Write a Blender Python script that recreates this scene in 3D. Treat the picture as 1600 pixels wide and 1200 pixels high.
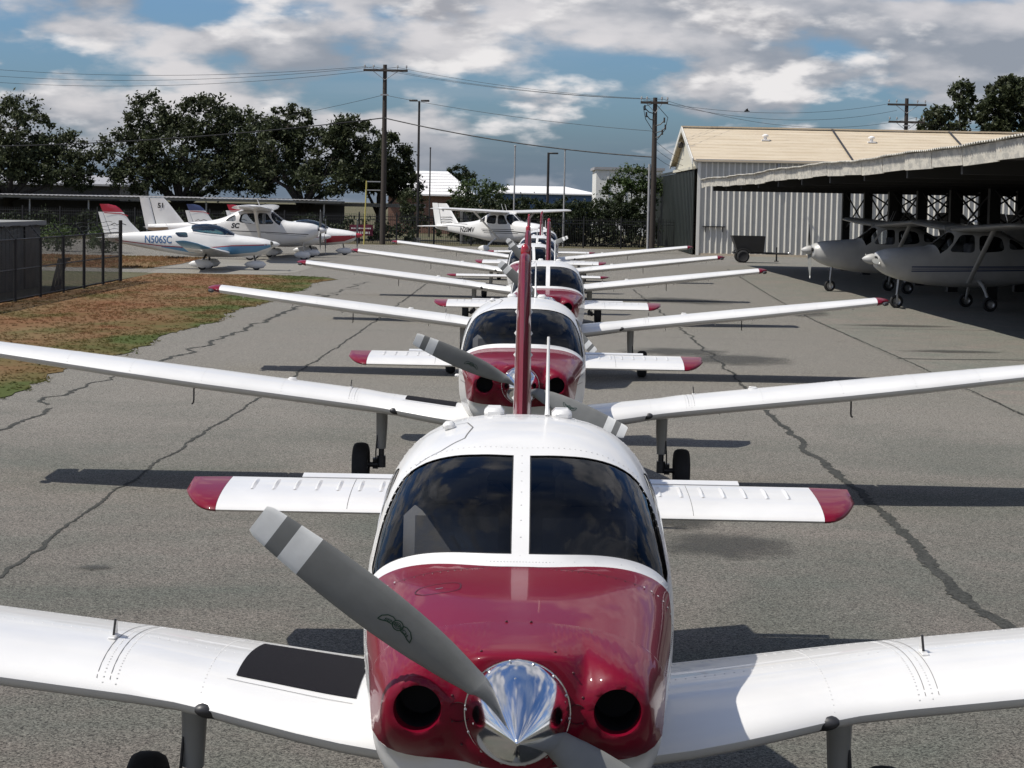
import bpy, bmesh, math, random
from math import sin, cos, pi, radians, sqrt, atan2
from mathutils import Vector, Matrix, geometry, noise as mnoise

for o in list(bpy.data.objects):
    bpy.data.objects.remove(o)
scene = bpy.context.scene
C = scene.collection
random.seed(7)

# ------------------------------------------------------------------ camera
cam_data = bpy.data.cameras.new('camera')
cam = bpy.data.objects.new('camera', cam_data)
C.objects.link(cam)
cam.location = (0, 0, 2.71)
cam.rotation_euler = (Matrix.Rotation(radians(90 - 4.826), 4, 'X') @ Matrix.Rotation(radians(1.1), 4, 'Z')).to_euler()
cam_data.sensor_width = 36
cam_data.lens = 3328 / 1600 * 36
cam_data.clip_end = 6000
scene.camera = cam

# ------------------------------------------------------------------ sun, sky, exposure
SUN = Vector((-0.63, -0.20, 1.0)).normalized()
SUN_EL = math.asin(SUN.z)
sun_data = bpy.data.lights.new('sun', 'SUN')
sun_data.energy = 5.0
sun_data.angle = radians(0.53)
sun_data.color = (1.0, 0.945, 0.855)
sun = bpy.data.objects.new('sun', sun_data)
C.objects.link(sun)
sun.rotation_euler = SUN.to_track_quat('Z', 'Y').to_euler()

world = bpy.data.worlds.new('World')
scene.world = world
world.use_nodes = True
wn, wl = world.node_tree.nodes, world.node_tree.links
wn.clear()
def wnode(t, **k):
    n = wn.new(t)
    for a, v in k.items():
        setattr(n, a, v)
    return n
def wmath(op, a, b=None, c=None, clamp=False):
    n = wnode('ShaderNodeMath', operation=op, use_clamp=clamp)
    for i, v in enumerate((a, b, c)):
        if v is None: continue
        if isinstance(v, (int, float)): n.inputs[i].default_value = v
        else: wl.new(v, n.inputs[i])
    return n.outputs[0]
def wmix(f, a, b):
    n = wnode('ShaderNodeMix', data_type='RGBA')
    for s, v in ((n.inputs[0], f), (n.inputs[6], a), (n.inputs[7], b)):
        if isinstance(v, (int, float)): s.default_value = v
        elif isinstance(v, tuple): s.default_value = (*v, 1)
        else: wl.new(v, s)
    return n.outputs[2]
def wramp(v, a, b):
    n = wnode('ShaderNodeMapRange', interpolation_type='SMOOTHSTEP')
    wl.new(v, n.inputs[0]); n.inputs[1].default_value = a; n.inputs[2].default_value = b
    return n.outputs[0]
SKY_TINT = (0.056, 0.080, 0.113, 1)
sky = wnode('ShaderNodeTexSky', sky_type='NISHITA', sun_disc=False)
sky.sun_elevation = SUN_EL
sky.sun_rotation = atan2(SUN.x, SUN.y)
sky.air_density = 1.0; sky.dust_density = 1.6; sky.ozone_density = 2.0
tc = wnode('ShaderNodeTexCoord')
sep = wnode('ShaderNodeSeparateXYZ'); wl.new(tc.outputs['Generated'], sep.inputs[0])
Z = sep.outputs[2]
# cloud field: direction-mapped noise whose features grow towards the zenith
zpos = wmath('MAXIMUM', Z, 0.0)
grow = wmath('DIVIDE', 1.0, wmath('ADD', 1.0, wmath('MULTIPLY', zpos, 2.6)))
dirv = wnode('ShaderNodeVectorMath', operation='SCALE'); wl.new(tc.outputs['Generated'], dirv.inputs[0]); wl.new(grow, dirv.inputs['Scale'])
def cloud_noise(scale, offset, detail, rough, zs=2.0, dist=0.0):
    m = wnode('ShaderNodeMapping'); wl.new(dirv.outputs[0], m.inputs[0])
    m.inputs['Scale'].default_value = (scale, scale, scale * zs)
    m.inputs['Location'].default_value = offset
    n = wnode('ShaderNodeTexNoise'); wl.new(m.outputs[0], n.inputs[0])
    n.inputs['Scale'].default_value = 1.0; n.inputs['Detail'].default_value = detail
    n.inputs['Roughness'].default_value = rough; n.inputs['Distortion'].default_value = dist
    return n.outputs[0]
OFF = (1.4, 8.2, 3.9)
big = cloud_noise(5.0, (2.1, 6.7, 1.4), 2, 0.45, 3.4)
thin = wramp(Z, 0.085, 0.38)                       # gaps between the clouds open up overhead
def dens(off):
    n1 = cloud_noise(15, off, 8, 0.49, 1.45, 0.0)
    return wmath('SUBTRACT', wmath('ADD', wmath('MULTIPLY', n1, 0.62), wmath('MULTIPLY', big, 0.55)), wmath('MULTIPLY', thin, 0.055))
d0 = dens(OFF)
d1 = dens((OFF[0] - 0.16, OFF[1], OFF[2] + 0.34))
cover = wramp(d0, 0.515, 0.595)
streak = wramp(cloud_noise(5.5, (1, 5, 2), 5, 0.5, 14), 0.44, 0.74)
shade = wramp(wmath('SUBTRACT', d0, d1), -0.09, 0.10)
core = wramp(d0, 0.58, 0.76)
shade = wmath('SUBTRACT', shade, wmath('MULTIPLY', core, 0.22), clamp=True)
ccol = wmix(shade, (0.30, 0.325, 0.375), (0.74, 0.71, 0.715))
skyc = wnode('ShaderNodeMix', data_type='RGBA', blend_type='MULTIPLY')
skyc.inputs[0].default_value = 1.0
wl.new(sky.outputs[0], skyc.inputs[6]); skyc.inputs[7].default_value = SKY_TINT
base = wmix(wmath('MULTIPLY', streak, 0.30), skyc.outputs[2], (0.42, 0.47, 0.53))
haze_f = wmath('SUBTRACT', 1.0, wramp(Z, 0.002, 0.045))
cl = wmix(wmath('MULTIPLY', cover, 0.92), base, ccol)
p0 = wmath('ADD', wmath('MULTIPLY', cloud_noise(30, (4.4, 2.1, 7.7), 7, 0.48, 1.45), 0.6), wmath('MULTIPLY', cloud_noise(8, (9.4, 3.1, 2.2), 2, 0.4, 2.6), 0.5))
p1 = wmath('ADD', wmath('MULTIPLY', cloud_noise(30, (4.28, 2.1, 8.0), 7, 0.48, 1.45), 0.6), wmath('MULTIPLY', cloud_noise(8, (9.4, 3.1, 2.2), 2, 0.4, 2.6), 0.5))
puff = wmath('MULTIPLY', wramp(p0, 0.545, 0.645), wmath('SUBTRACT', 1.0, wmath('MULTIPLY', thin, 0.75)))
cl = wmix(puff, cl, wmix(wramp(wmath('SUBTRACT', p0, p1), -0.07, 0.07), (0.36, 0.37, 0.41), (0.84, 0.82, 0.82)))
final = wmix(wmath('MULTIPLY', haze_f, 0.85), cl, (0.165, 0.212, 0.280))
bg = wnode('ShaderNodeBackground'); wl.new(final, bg.inputs[0]); bg.inputs[1].default_value = 1.0
wo = wnode('ShaderNodeOutputWorld'); wl.new(bg.outputs[0], wo.inputs[0])

scene.view_settings.view_transform = 'Standard'
scene.view_settings.look = 'None'
scene.view_settings.exposure = 0.0
scene.view_settings.gamma = 1.0
scene.render.resolution_x = 1024
scene.render.resolution_y = 768
scene.render.engine = 'CYCLES'

# ------------------------------------------------------------------ materials
MATS = {}
def _nodes(name):
    m = bpy.data.materials.new(name); m.use_nodes = True
    MATS[name] = m
    nt = m.node_tree
    return m, nt.nodes, nt.links, nt.nodes['Principled BSDF']
def add(nodes, t, **k):
    n = nodes.new(t)
    for a, v in k.items(): setattr(n, a, v)
    return n
def mixc(nodes, links, f, a, b, blend='MIX'):
    n = add(nodes, 'ShaderNodeMix', data_type='RGBA', blend_type=blend)
    for s, v in ((n.inputs[0], f), (n.inputs[6], a), (n.inputs[7], b)):
        if isinstance(v, (int, float)): s.default_value = v
        elif isinstance(v, tuple): s.default_value = (*v, 1)
        else: links.new(v, s)
    return n.outputs[2]
def tnoise(nodes, links, scale, detail=4, rough=0.55, vec=None, coord='Object', stretch=None, dist=0):
    t = add(nodes, 'ShaderNodeTexCoord')
    src = t.outputs[coord]
    if stretch:
        mp = add(nodes, 'ShaderNodeMapping'); links.new(src, mp.inputs[0]); mp.inputs['Scale'].default_value = stretch
        src = mp.outputs[0]
    n = add(nodes, 'ShaderNodeTexNoise'); links.new(src, n.inputs[0])
    n.inputs['Scale'].default_value = scale; n.inputs['Detail'].default_value = detail
    n.inputs['Roughness'].default_value = rough; n.inputs['Distortion'].default_value = dist
    return n.outputs[0]
def mrange(nodes, links, v, a, b, c=0.0, d=1.0):
    n = add(nodes, 'ShaderNodeMapRange'); links.new(v, n.inputs[0])
    for i, q in enumerate((a, b, c, d)): n.inputs[i + 1].default_value = q
    return n.outputs[0]
def mat(name, col, rough=0.5, metal=0.0, coat=0.0, var=0.12, scale=3.0, bump=0.0, bscale=40, spec=0.5, coord='Object', stretch=None):
    m, N, L, b = _nodes(name)
    n = tnoise(N, L, scale, 5, 0.6, coord=coord, stretch=stretch)
    lo = tuple(c * (1 - var) for c in col); hi = tuple(min(1, c * (1 + var)) for c in col)
    f = mrange(N, L, n, 0.3, 0.7)
    L.new(mixc(N, L, f, lo, hi), b.inputs['Base Color'])
    L.new(mrange(N, L, n, 0.3, 0.7, max(0.02, rough * 0.85), min(1, rough * 1.15)), b.inputs['Roughness'])
    b.inputs['Metallic'].default_value = metal
    b.inputs['Coat Weight'].default_value = coat
    b.inputs['Coat Roughness'].default_value = 0.03
    b.inputs['Specular IOR Level'].default_value = spec
    if bump:
        bn = add(N, 'ShaderNodeBump'); bn.inputs['Strength'].default_value = bump; bn.inputs['Distance'].default_value = 0.01
        L.new(tnoise(N, L, bscale, 4, 0.6, coord=coord), bn.inputs['Height']); L.new(bn.outputs[0], b.inputs['Normal'])
    return m
mat('white_paint', (0.66, 0.655, 0.64), 0.36, coat=0.4, var=0.045, scale=2.2)
mat('red_paint', (0.150, 0.003, 0.016), 0.40, coat=0.38, var=0.07, scale=1.5, spec=0.08)
mat('grey_paint', (0.30, 0.30, 0.29), 0.45, coat=0.2, var=0.06)
mat('blade_paint', (0.185, 0.188, 0.18), 0.62, var=0.10, scale=9, bump=0.03, bscale=60)
mat('blade_white', (0.82, 0.82, 0.79), 0.5, var=0.08, scale=14)
mat('emblem_green', (0.005, 0.035, 0.02), 0.5, var=0.1)
mat('chrome', (0.80, 0.81, 0.83), 0.10, metal=1.0, var=0.05, scale=12)
mat('rivet_grey', (0.52, 0.52, 0.51), 0.4, var=0.1)
mat('shaded_white', (0.43, 0.43, 0.425), 0.45, coat=0.3, var=0.08)  # white paint greyed so the shelter's shade is put into the colour
mat('steel', (0.42, 0.42, 0.42), 0.35, metal=0.9, var=0.12, scale=20)
mat('dark_metal', (0.05, 0.05, 0.052), 0.45, metal=0.5, var=0.2, scale=20)
mat('rubber', (0.018, 0.018, 0.019), 0.85, var=0.3, scale=12, bump=0.1, bscale=80)
mat('walkway_black', (0.011, 0.0105, 0.013), 0.95, var=0.25, scale=60, bump=0.3, bscale=300, spec=0.1)
mat('black', (0.008, 0.008, 0.009), 0.7, var=0.3)
mat('seam', (0.12, 0.115, 0.11), 0.7, var=0.2)
mat('red_seam', (0.05, 0.004, 0.01), 0.5, var=0.2)
mat('cabin_dark', (0.035, 0.034, 0.036), 0.85, var=0.15)
mat('seat_grey', (0.20, 0.19, 0.185), 0.75, var=0.12, bump=0.1)
mat('red_lens', (0.30, 0.006, 0.012), 0.12, coat=1.0, var=0.1)
mat('blue_paint', (0.10, 0.26, 0.42), 0.3, coat=0.6, var=0.06)
mat('navy_paint', (0.03, 0.045, 0.12), 0.35, coat=0.6, var=0.06)
mat('text_blue', (0.055, 0.13, 0.27), 0.4, var=0.05)
mat('text_black', (0.012, 0.012, 0.014), 0.4, var=0.05)
mat('text_grey', (0.25, 0.25, 0.26), 0.4, var=0.05)
mat('scarlet_paint', (0.33, 0.012, 0.03), 0.3, coat=0.6, var=0.06)
def glass(name, tint, fr=1.45):
    m, N, L, b = _nodes(name)
    out = [n for n in N if n.type == 'OUTPUT_MATERIAL'][0]
    N.remove(b)
    t = add(N, 'ShaderNodeBsdfTransparent')
    n = tnoise(N, L, 2.0, 3)
    L.new(mixc(N, L, n, tuple(c * 0.9 for c in tint), tuple(c * 1.1 for c in tint)), t.inputs[0])
    g = add(N, 'ShaderNodeBsdfGlossy'); g.inputs['Roughness'].default_value = 0.03
    g.inputs[0].default_value = (0.9, 0.92, 0.95, 1)
    f = add(N, 'ShaderNodeFresnel'); f.inputs[0].default_value = fr
    mx = add(N, 'ShaderNodeMixShader'); L.new(f.outputs[0], mx.inputs[0]); L.new(t.outputs[0], mx.inputs[1]); L.new(g.outputs[0], mx.inputs[2])
    L.new(mx.outputs[0], out.inputs[0])
    return m
glass('windshield_glass', (0.60, 0.62, 0.64), 1.27)
glass('canopy_glass', (0.42, 0.66, 0.70), 1.9)
glass('clear_glass', (0.8, 0.82, 0.84))

# ------------------------------------------------------------------ mesh helpers
class MB:
    def __init__(s):
        s.v = []; s.f = []; s.m = []; s.n = None
    def add(s, verts, faces, mi=0):
        o = len(s.v)
        s.v += [tuple(p) for p in verts]
        s.f += [tuple(i + o for i in f) for f in faces]
        s.m += [mi] * len(faces)
        return s
    def box(s, c, size, mi=0, rot=None, taper=None):
        hx, hy, hz = (d / 2 for d in size)
        vs = []
        for x, y, z in ((-1,-1,-1),(1,-1,-1),(1,1,-1),(-1,1,-1),(-1,-1,1),(1,-1,1),(1,1,1),(-1,1,1)):
            k = (taper if taper and z > 0 else 1)
            p = Vector((x * hx * k, y * hy * k, z * hz))
            if rot is not None: p = rot @ p
            vs.append(p + Vector(c))
        return s.add(vs, [(0,3,2,1),(4,5,6,7),(0,1,5,4),(1,2,6,5),(2,3,7,6),(3,0,4,7)], mi)
    def rbox(s, c, size, r, mi=0, rot=None):
        # box with chamfered edges (three-ring)
        hx, hy, hz = (d / 2 for d in size); r = min(r, hx * .9, hy * .9, hz * .9)
        pts = []
        for sx in (-1, 1):
            for sy in (-1, 1):
                for sz in (-1, 1):
                    pts += [(sx*hx, sy*(hy-r), sz*(hz-r)), (sx*(hx-r), sy*hy, sz*(hz-r)), (sx*(hx-r), sy*(hy-r), sz*hz)]
        idx = {}
        k = 0
        for sx in (0, 1):
            for sy in (0, 1):
                for sz in (0, 1):
                    idx[(sx, sy, sz)] = k; k += 3
        F = []
        def q(*a): F.append(a)
        for a in (0, 1):
            q(*[idx[(a, b, c2)] for b, c2 in ((0,0),(1,0),(1,1),(0,1))])
            q(*[idx[(b, a, c2)] + 1 for b, c2 in ((0,0),(1,0),(1,1),(0,1))])
            q(*[idx[(b, c2, a)] + 2 for b, c2 in ((0,0),(1,0),(1,1),(0,1))])
        for a in (0, 1):
            for b in (0, 1):
                q(idx[(a,b,0)], idx[(a,b,1)], idx[(a,b,1)]+1, idx[(a,b,0)]+1)
                q(idx[(a,0,b)], idx[(a,1,b)], idx[(a,1,b)]+2, idx[(a,0,b)]+2)
                q(idx[(0,a,b)]+1, idx[(1,a,b)]+1, idx[(1,a,b)]+2, idx[(0,a,b)]+2)
        for key, i in idx.items(): q(i, i+1, i+2)
        cc = Vector(c)
        vs = [(rot @ Vector(p) if rot is not None else Vector(p)) + cc for p in pts]
        # orient outward
        F2 = []
        for f in F:
            ps = [vs[i] for i in f]
            nrm = (ps[1]-ps[0]).cross(ps[2]-ps[0]); mid = sum(ps, Vector())/len(ps) - cc
            F2.append(f if nrm.dot(mid) > 0 else f[::-1])
        return s.add(vs, F2, mi)
    def tube(s, path, radii, n=8, mi=0, caps=True):
        path = [Vector(p) for p in path]
        if isinstance(radii, (int, float)): radii = [radii] * len(path)
        rings = []; up = None
        for i, p in enumerate(path):
            a = path[max(0, i-1)]; b = path[min(len(path)-1, i+1)]
            d = (b - a).normalized()
            if up is None:
                up = d.orthogonal().normalized()
            up = (up - d * up.dot(d))
            up = up.normalized() if up.length > 1e-6 else d.orthogonal().normalized()
            r = d.cross(up)
            rings.append([p + (up * cos(2*pi*k/n) + r * sin(2*pi*k/n)) * radii[i] for k in range(n)])
        o = len(s.v)
        vs = [q for ring in rings for q in ring]; F = []
        for i in range(len(path)-1):
            for k in range(n):
                a = i*n+k; b = i*n+(k+1)%n
                F.append((a, b, b+n, a+n))
        if caps:
            F.append(tuple(range(n))[::-1]); F.append(tuple(range((len(path)-1)*n, len(path)*n)))
        return s.add(vs, F, mi)
    def rings(s, rings, mi=0, caps=(True, True), closed=True):
        n = len(rings[0]); F = []
        for i in range(len(rings)-1):
            for k in range(n if closed else n-1):
                a = i*n+k; b = i*n+(k+1)%n
                F.append((a, b, b+n, a+n))
        if caps[0]: F.append(tuple(range(n))[::-1])
        if caps[1]: F.append(tuple(range((len(rings)-1)*n, len(rings)*n)))
        return s.add([q for r in rings for q in r], F, mi)
    def lathe(s, prof, axis='Y', c=(0,0,0), n=24, mi=0, caps=(False, False)):
        # prof: (along, radius)
        rings = []
        for a, r in prof:
            ring = []
            for k in range(n):
                t = 2*pi*k/n
                if axis == 'Y': p = (r*cos(t), a, r*sin(t))
                elif axis == 'X': p = (a, r*cos(t), r*sin(t))
                else: p = (r*cos(t), r*sin(t), a)
                ring.append((p[0]+c[0], p[1]+c[1], p[2]+c[2]))
            rings.append(ring)
        return s.rings(rings, mi, caps)
    def build(s, name, mats, parent=None, smooth=True, angle=38, loc=(0,0,0), rot=(0,0,0), normals=None, kind=None):
        me = bpy.data.meshes.new(name)
        me.from_pydata(s.v, [], s.f)
        if isinstance(mats, str): mats = [mats]
        for m in mats: me.materials.append(MATS[m])
        me.polygons.foreach_set('material_index', s.m)
        if smooth:
            me.polygons.foreach_set('use_smooth', [True]*len(s.f))
            if normals is not None:
                me.normals_split_custom_set_from_vertices(normals)
            else:
                me.set_sharp_from_angle(angle=radians(angle))
        me.update()
        o = bpy.data.objects.new(name, me); C.objects.link(o)
        if parent is not None: o.parent = parent
        o.location = loc; o.rotation_euler = rot
        if kind: o['kind'] = kind
        return o
def empty(name, loc=(0,0,0), rz=0):
    o = bpy.data.objects.new(name, None); C.objects.link(o)
    o.empty_display_size = 0.2
    o.location = loc; o.rotation_euler = (0, 0, rz)
    return o
def tag(o, label, cat, group=None, kind=None):
    o['label'] = label; o['category'] = cat
    if group: o['group'] = group
    if kind: o['kind'] = kind
    return o
def structure(o):
    o['kind'] = 'structure'; return o
def copy_tree(o, parent=None):
    c = o.copy(); C.objects.link(c)
    if parent is not None: c.parent = parent
    for ch in list(o.children): copy_tree(ch, c)
    return c
def pchip(pts):
    xs = [p[0] for p in pts]; ys = [p[1] for p in pts]; n = len(xs)
    h = [xs[i+1]-xs[i] for i in range(n-1)]; dl = [(ys[i+1]-ys[i])/h[i] for i in range(n-1)]
    m = [0]*n
    m[0] = dl[0]; m[-1] = dl[-1]
    for i in range(1, n-1):
        if dl[i-1]*dl[i] <= 0: m[i] = 0
        else:
            w1 = 2*h[i]+h[i-1]; w2 = h[i]+2*h[i-1]
            m[i] = (w1+w2)/(w1/dl[i-1]+w2/dl[i])
    def f(x):
        if x <= xs[0]: return ys[0] + m[0]*(x-xs[0])
        if x >= xs[-1]: return ys[-1] + m[-1]*(x-xs[-1])
        i = 0
        while x > xs[i+1]: i += 1
        t = (x-xs[i])/h[i]
        return (ys[i]*(1+2*t)*(1-t)**2 + h[i]*m[i]*t*(1-t)**2 + ys[i+1]*t*t*(3-2*t) + h[i]*m[i+1]*t*t*(t-1))
    return f
def lerp_table(pts):
    def f(x):
        if x <= pts[0][0]: return pts[0][1]
        for (a, b), (c, d) in zip(pts, pts[1:]):
            if x <= c: return b + (d-b)*(x-a)/(c-a)
        return pts[-1][1]
    return f
class Loft:
    """fuselage skin: superellipse sections along y, polar angle phi from the top (positive to +x)"""
    def __init__(s, zb, zm, zt, w, nt=2.6, nb=2.6, shift=0.0):
        s.zb, s.zm, s.zt, s.w = pchip(zb), pchip(zm), pchip(zt), pchip(w)
        s.nt = pchip(nt) if isinstance(nt, list) else (lambda y: nt)
        s.nb = pchip(nb) if isinstance(nb, list) else (lambda y: nb)
        s.shift = shift
    def S(s, y, ph):
        sp, cp = sin(ph), cos(ph)
        zm = s.zm(y); a = s.w(y)
        if cp >= 0:
            b = s.zt(y - s.shift*sp**4) - zm; n = s.nt(y)
        else:
            b = zm - s.zb(y); n = s.nb(y)
        r = ((abs(sp)/a)**n + (abs(cp)/b)**n) ** (-1/n)
        return Vector((r*sp, y, zm + r*cp))
    def N(s, y, ph):
        e = 0.012
        dy = s.S(y+e, ph) - s.S(y-e, ph); dp = s.S(y, ph+e) - s.S(y, ph-e)
        return dp.cross(dy).normalized() * -1 if dp.cross(dy).dot(Vector((sin(ph), 0, cos(ph)))) < 0 else dp.cross(dy).normalized()
    def P(s, y, ph, off=0.0):
        return s.S(y, ph) + s.N(y, ph)*off
    def phi_z(s, y, z, side=1):
        a, b = 0.0, pi
        for _ in range(40):
            m = (a+b)/2
            if s.S(y, m).z > z: a = m
            else: b = m
        return side*(a+b)/2
    def phi_x(s, y, x):
        a, b = 0.0, pi/2
        for _ in range(40):
            m = (a+b)/2
            if s.S(y, m).x < abs(x): a = m
            else: b = m
        return math.copysign((a+b)/2, x)
def chaikin(poly, it=2, k=0.25):
    for _ in range(it):
        out = []
        for i, p in enumerate(poly):
            q = poly[(i+1) % len(poly)]
            out.append((p[0]+(q[0]-p[0])*k, p[1]+(q[1]-p[1])*k)); out.append((p[0]+(q[0]-p[0])*(1-k), p[1]+(q[1]-p[1])*(1-k)))
        poly = out
    return poly
def densify(poly, step, closed=True):
    out = []
    n = len(poly)
    for i in range(n if closed else n-1):
        a, b = poly[i], poly[(i+1) % n]
        d = sqrt((a[0]-b[0])**2+(a[1]-b[1])**2); k = max(1, int(math.ceil(d/step)))
        for j in range(k): out.append((a[0]+(b[0]-a[0])*j/k, a[1]+(b[1]-a[1])*j/k))
    if not closed: out.append(poly[-1])
    return out
def in_poly(p, poly):
    x, y = p; c = False; j = len(poly)-1
    for i in range(len(poly)):
        xi, yi = poly[i]; xj, yj = poly[j]
        if (yi > y) != (yj > y) and x < (xj-xi)*(y-yi)/(yj-yi)+xi: c = not c
        j = i
    return c
def cdt_regions(grid, polys, gap):
    """grid points + named closed polygons (2D) -> verts, triangles with region name (the last polygon that holds it wins)"""
    pv = []; pe = []
    for nm, poly in polys:
        o = len(pv); pv += poly
        pe += [(o+i, o+(i+1) % len(poly)) for i in range(len(poly))]
    cell = {}
    for p in pv: cell.setdefault((int(math.floor(p[0]/gap)), int(math.floor(p[1]/gap))), []).append(p)
    keep = []
    for p, must in grid:
        ok = True
        if not must:
            cx, cy = int(math.floor(p[0]/gap)), int(math.floor(p[1]/gap))
            for i in (-1, 0, 1):
                for j in (-1, 0, 1):
                    for q in cell.get((cx+i, cy+j), ()):
                        if (p[0]-q[0])**2+(p[1]-q[1])**2 < gap*gap: ok = False
        if ok: keep.append(p)
    allp = [Vector(p) for p in pv + keep]
    vs, es, fs, _, _, _ = geometry.delaunay_2d_cdt(allp, pe, [], 0, 1e-6)
    boxes = [(nm, poly, min(p[0] for p in poly), max(p[0] for p in poly), min(p[1] for p in poly), max(p[1] for p in poly)) for nm, poly in polys]
    out = []
    for f in fs:
        c = ((vs[f[0]][0]+vs[f[1]][0]+vs[f[2]][0])/3, (vs[f[0]][1]+vs[f[1]][1]+vs[f[2]][1])/3)
        reg = 'body'
        for nm, poly, x0, x1, y0, y1 in boxes:
            if x0 <= c[0] <= x1 and y0 <= c[1] <= y1 and in_poly(c, poly): reg = nm
        out.append((f, reg))
    return vs, out
KPHI = 0.55
def skin(loft, ys, nphi, polys, gap=0.02, step=0.03):
    grid = []
    for iy, y in enumerate(ys):
        for k in range(nphi+1):
            ph = -pi + 2*pi*k/nphi
            grid.append(((y, ph*KPHI), iy in (0, len(ys)-1) or k in (0, nphi)))
    P2 = [(nm, densify([(y, ph*KPHI) for y, ph in poly], step)) for nm, poly in polys]
    vs, tris = cdt_regions(grid, P2, gap)
    par = [(v[0], v[1]/KPHI) for v in vs]
    return par, tris
def skin_part(loft, par, tris, regions, off=0.0, flip=False, extra=None):
    """one mesh from the triangles of some regions; regions: {region: material index}"""
    mb = MB(); idx = {}; nor = []
    for f, reg in tris:
        if reg not in regions: continue
        if extra and not extra(sum(par[i][0] for i in f)/3): continue
        ff = []
        for i in f:
            if i not in idx:
                idx[i] = len(mb.v)
                p = loft.S(*par[i]); n = loft.N(*par[i])
                mb.v.append(tuple(p + n*off)); nor.append(tuple(-n if flip else n))
            ff.append(idx[i])
        a, b, c = (Vector(mb.v[i]) for i in ff)
        if (b-a).cross(c-a).dot(Vector(nor[ff[0]])) < 0: ff = ff[::-1]
        mb.f.append(tuple(ff)); mb.m.append(regions[reg])
    return mb, nor
def ribbon(pfun, pts, width, mb=None, mi=0):
    """thin strip along surface points; pfun(u, v) -> (point, normal)"""
    mb = mb or MB()
    P = [pfun(*p) for p in pts]
    vs = []; F = []
    for i, (p, n) in enumerate(P):
        a = P[max(0, i-1)][0]; b = P[min(len(P)-1, i+1)][0]
        t = (b-a).normalized(); s = t.cross(n).normalized()*width/2
        vs += [p - s, p + s]
        if i: F.append((2*i-2, 2*i-1, 2*i+1, 2*i))
    return mb.add(vs, F, mi)
def rivet(mb, p, n, r=0.0042, h=0.0018, mi=0):
    u = n.orthogonal().normalized(); w = n.cross(u)
    ring = [p + (u*cos(2*pi*k/6)+w*sin(2*pi*k/6))*r for k in range(6)]
    ring2 = [p + (u*cos(2*pi*k/6)+w*sin(2*pi*k/6))*r*.55 + n*h for k in range(6)]
    mb.add(ring+ring2, [(k, (k+1) % 6, 6+(k+1) % 6, 6+k) for k in range(6)] + [tuple(range(6, 12))], mi)
def text_mesh(txt, size, depth=0.0, shear=0.0, sx=1.0, align='LEFT', bold=0.0):
    cu = bpy.data.curves.new('t', 'FONT'); cu.body = txt; cu.size = size; cu.shear = shear
    cu.align_x = align; cu.resolution_u = 3; cu.offset = bold; cu.fill_mode = 'FRONT'
    ob = bpy.data.objects.new('t', cu); C.objects.link(ob)
    dg = bpy.context.evaluated_depsgraph_get()
    me = bpy.data.meshes.new_from_object(ob.evaluated_get(dg))
    bm = bmesh.new(); bm.from_mesh(me); bmesh.ops.triangulate(bm, faces=bm.faces)
    for _ in range(3):
        es = [e for e in bm.edges if e.calc_length() > size*.16]
        if es: bmesh.ops.subdivide_edges(bm, edges=es, cuts=1); bmesh.ops.triangulate(bm, faces=bm.faces)
    bm.to_mesh(me); bm.free()
    vs = [(v.co.x*sx, v.co.y) for v in me.vertices]; fs = [tuple(p.vertices) for p in me.polygons]
    bpy.data.objects.remove(ob); bpy.data.curves.remove(cu); bpy.data.meshes.remove(me)
    return vs, fs
def airfoil(n=14, t=0.13, camber=0.02, c0=0.0, c1=1.0):
    """closed loop of (chord, height), upper surface from c1 to c0 then lower from c0 to c1"""
    def th(x): return 5*t*(0.2969*sqrt(max(x, 0))-0.126*x-0.3516*x*x+0.2843*x**3-0.1015*x**4)
    def cm(x): return camber/0.16*(0.8*x-x*x) if x < .4 else camber/0.36*(0.2+0.8*x-x*x)
    us = [(1-cos(pi*i/n))/2 for i in range(n+1)]
    if c0 > 0: us = [i/n for i in range(n+1)]
    xs = [c0+(c1-c0)*u for u in us]
    up = [(x, cm(x)+th(x)) for x in xs][::-1]; lo = [(x, cm(x)-th(x)) for x in xs]
    if c0 == 0: lo = lo[1:]
    return up + lo

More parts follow.
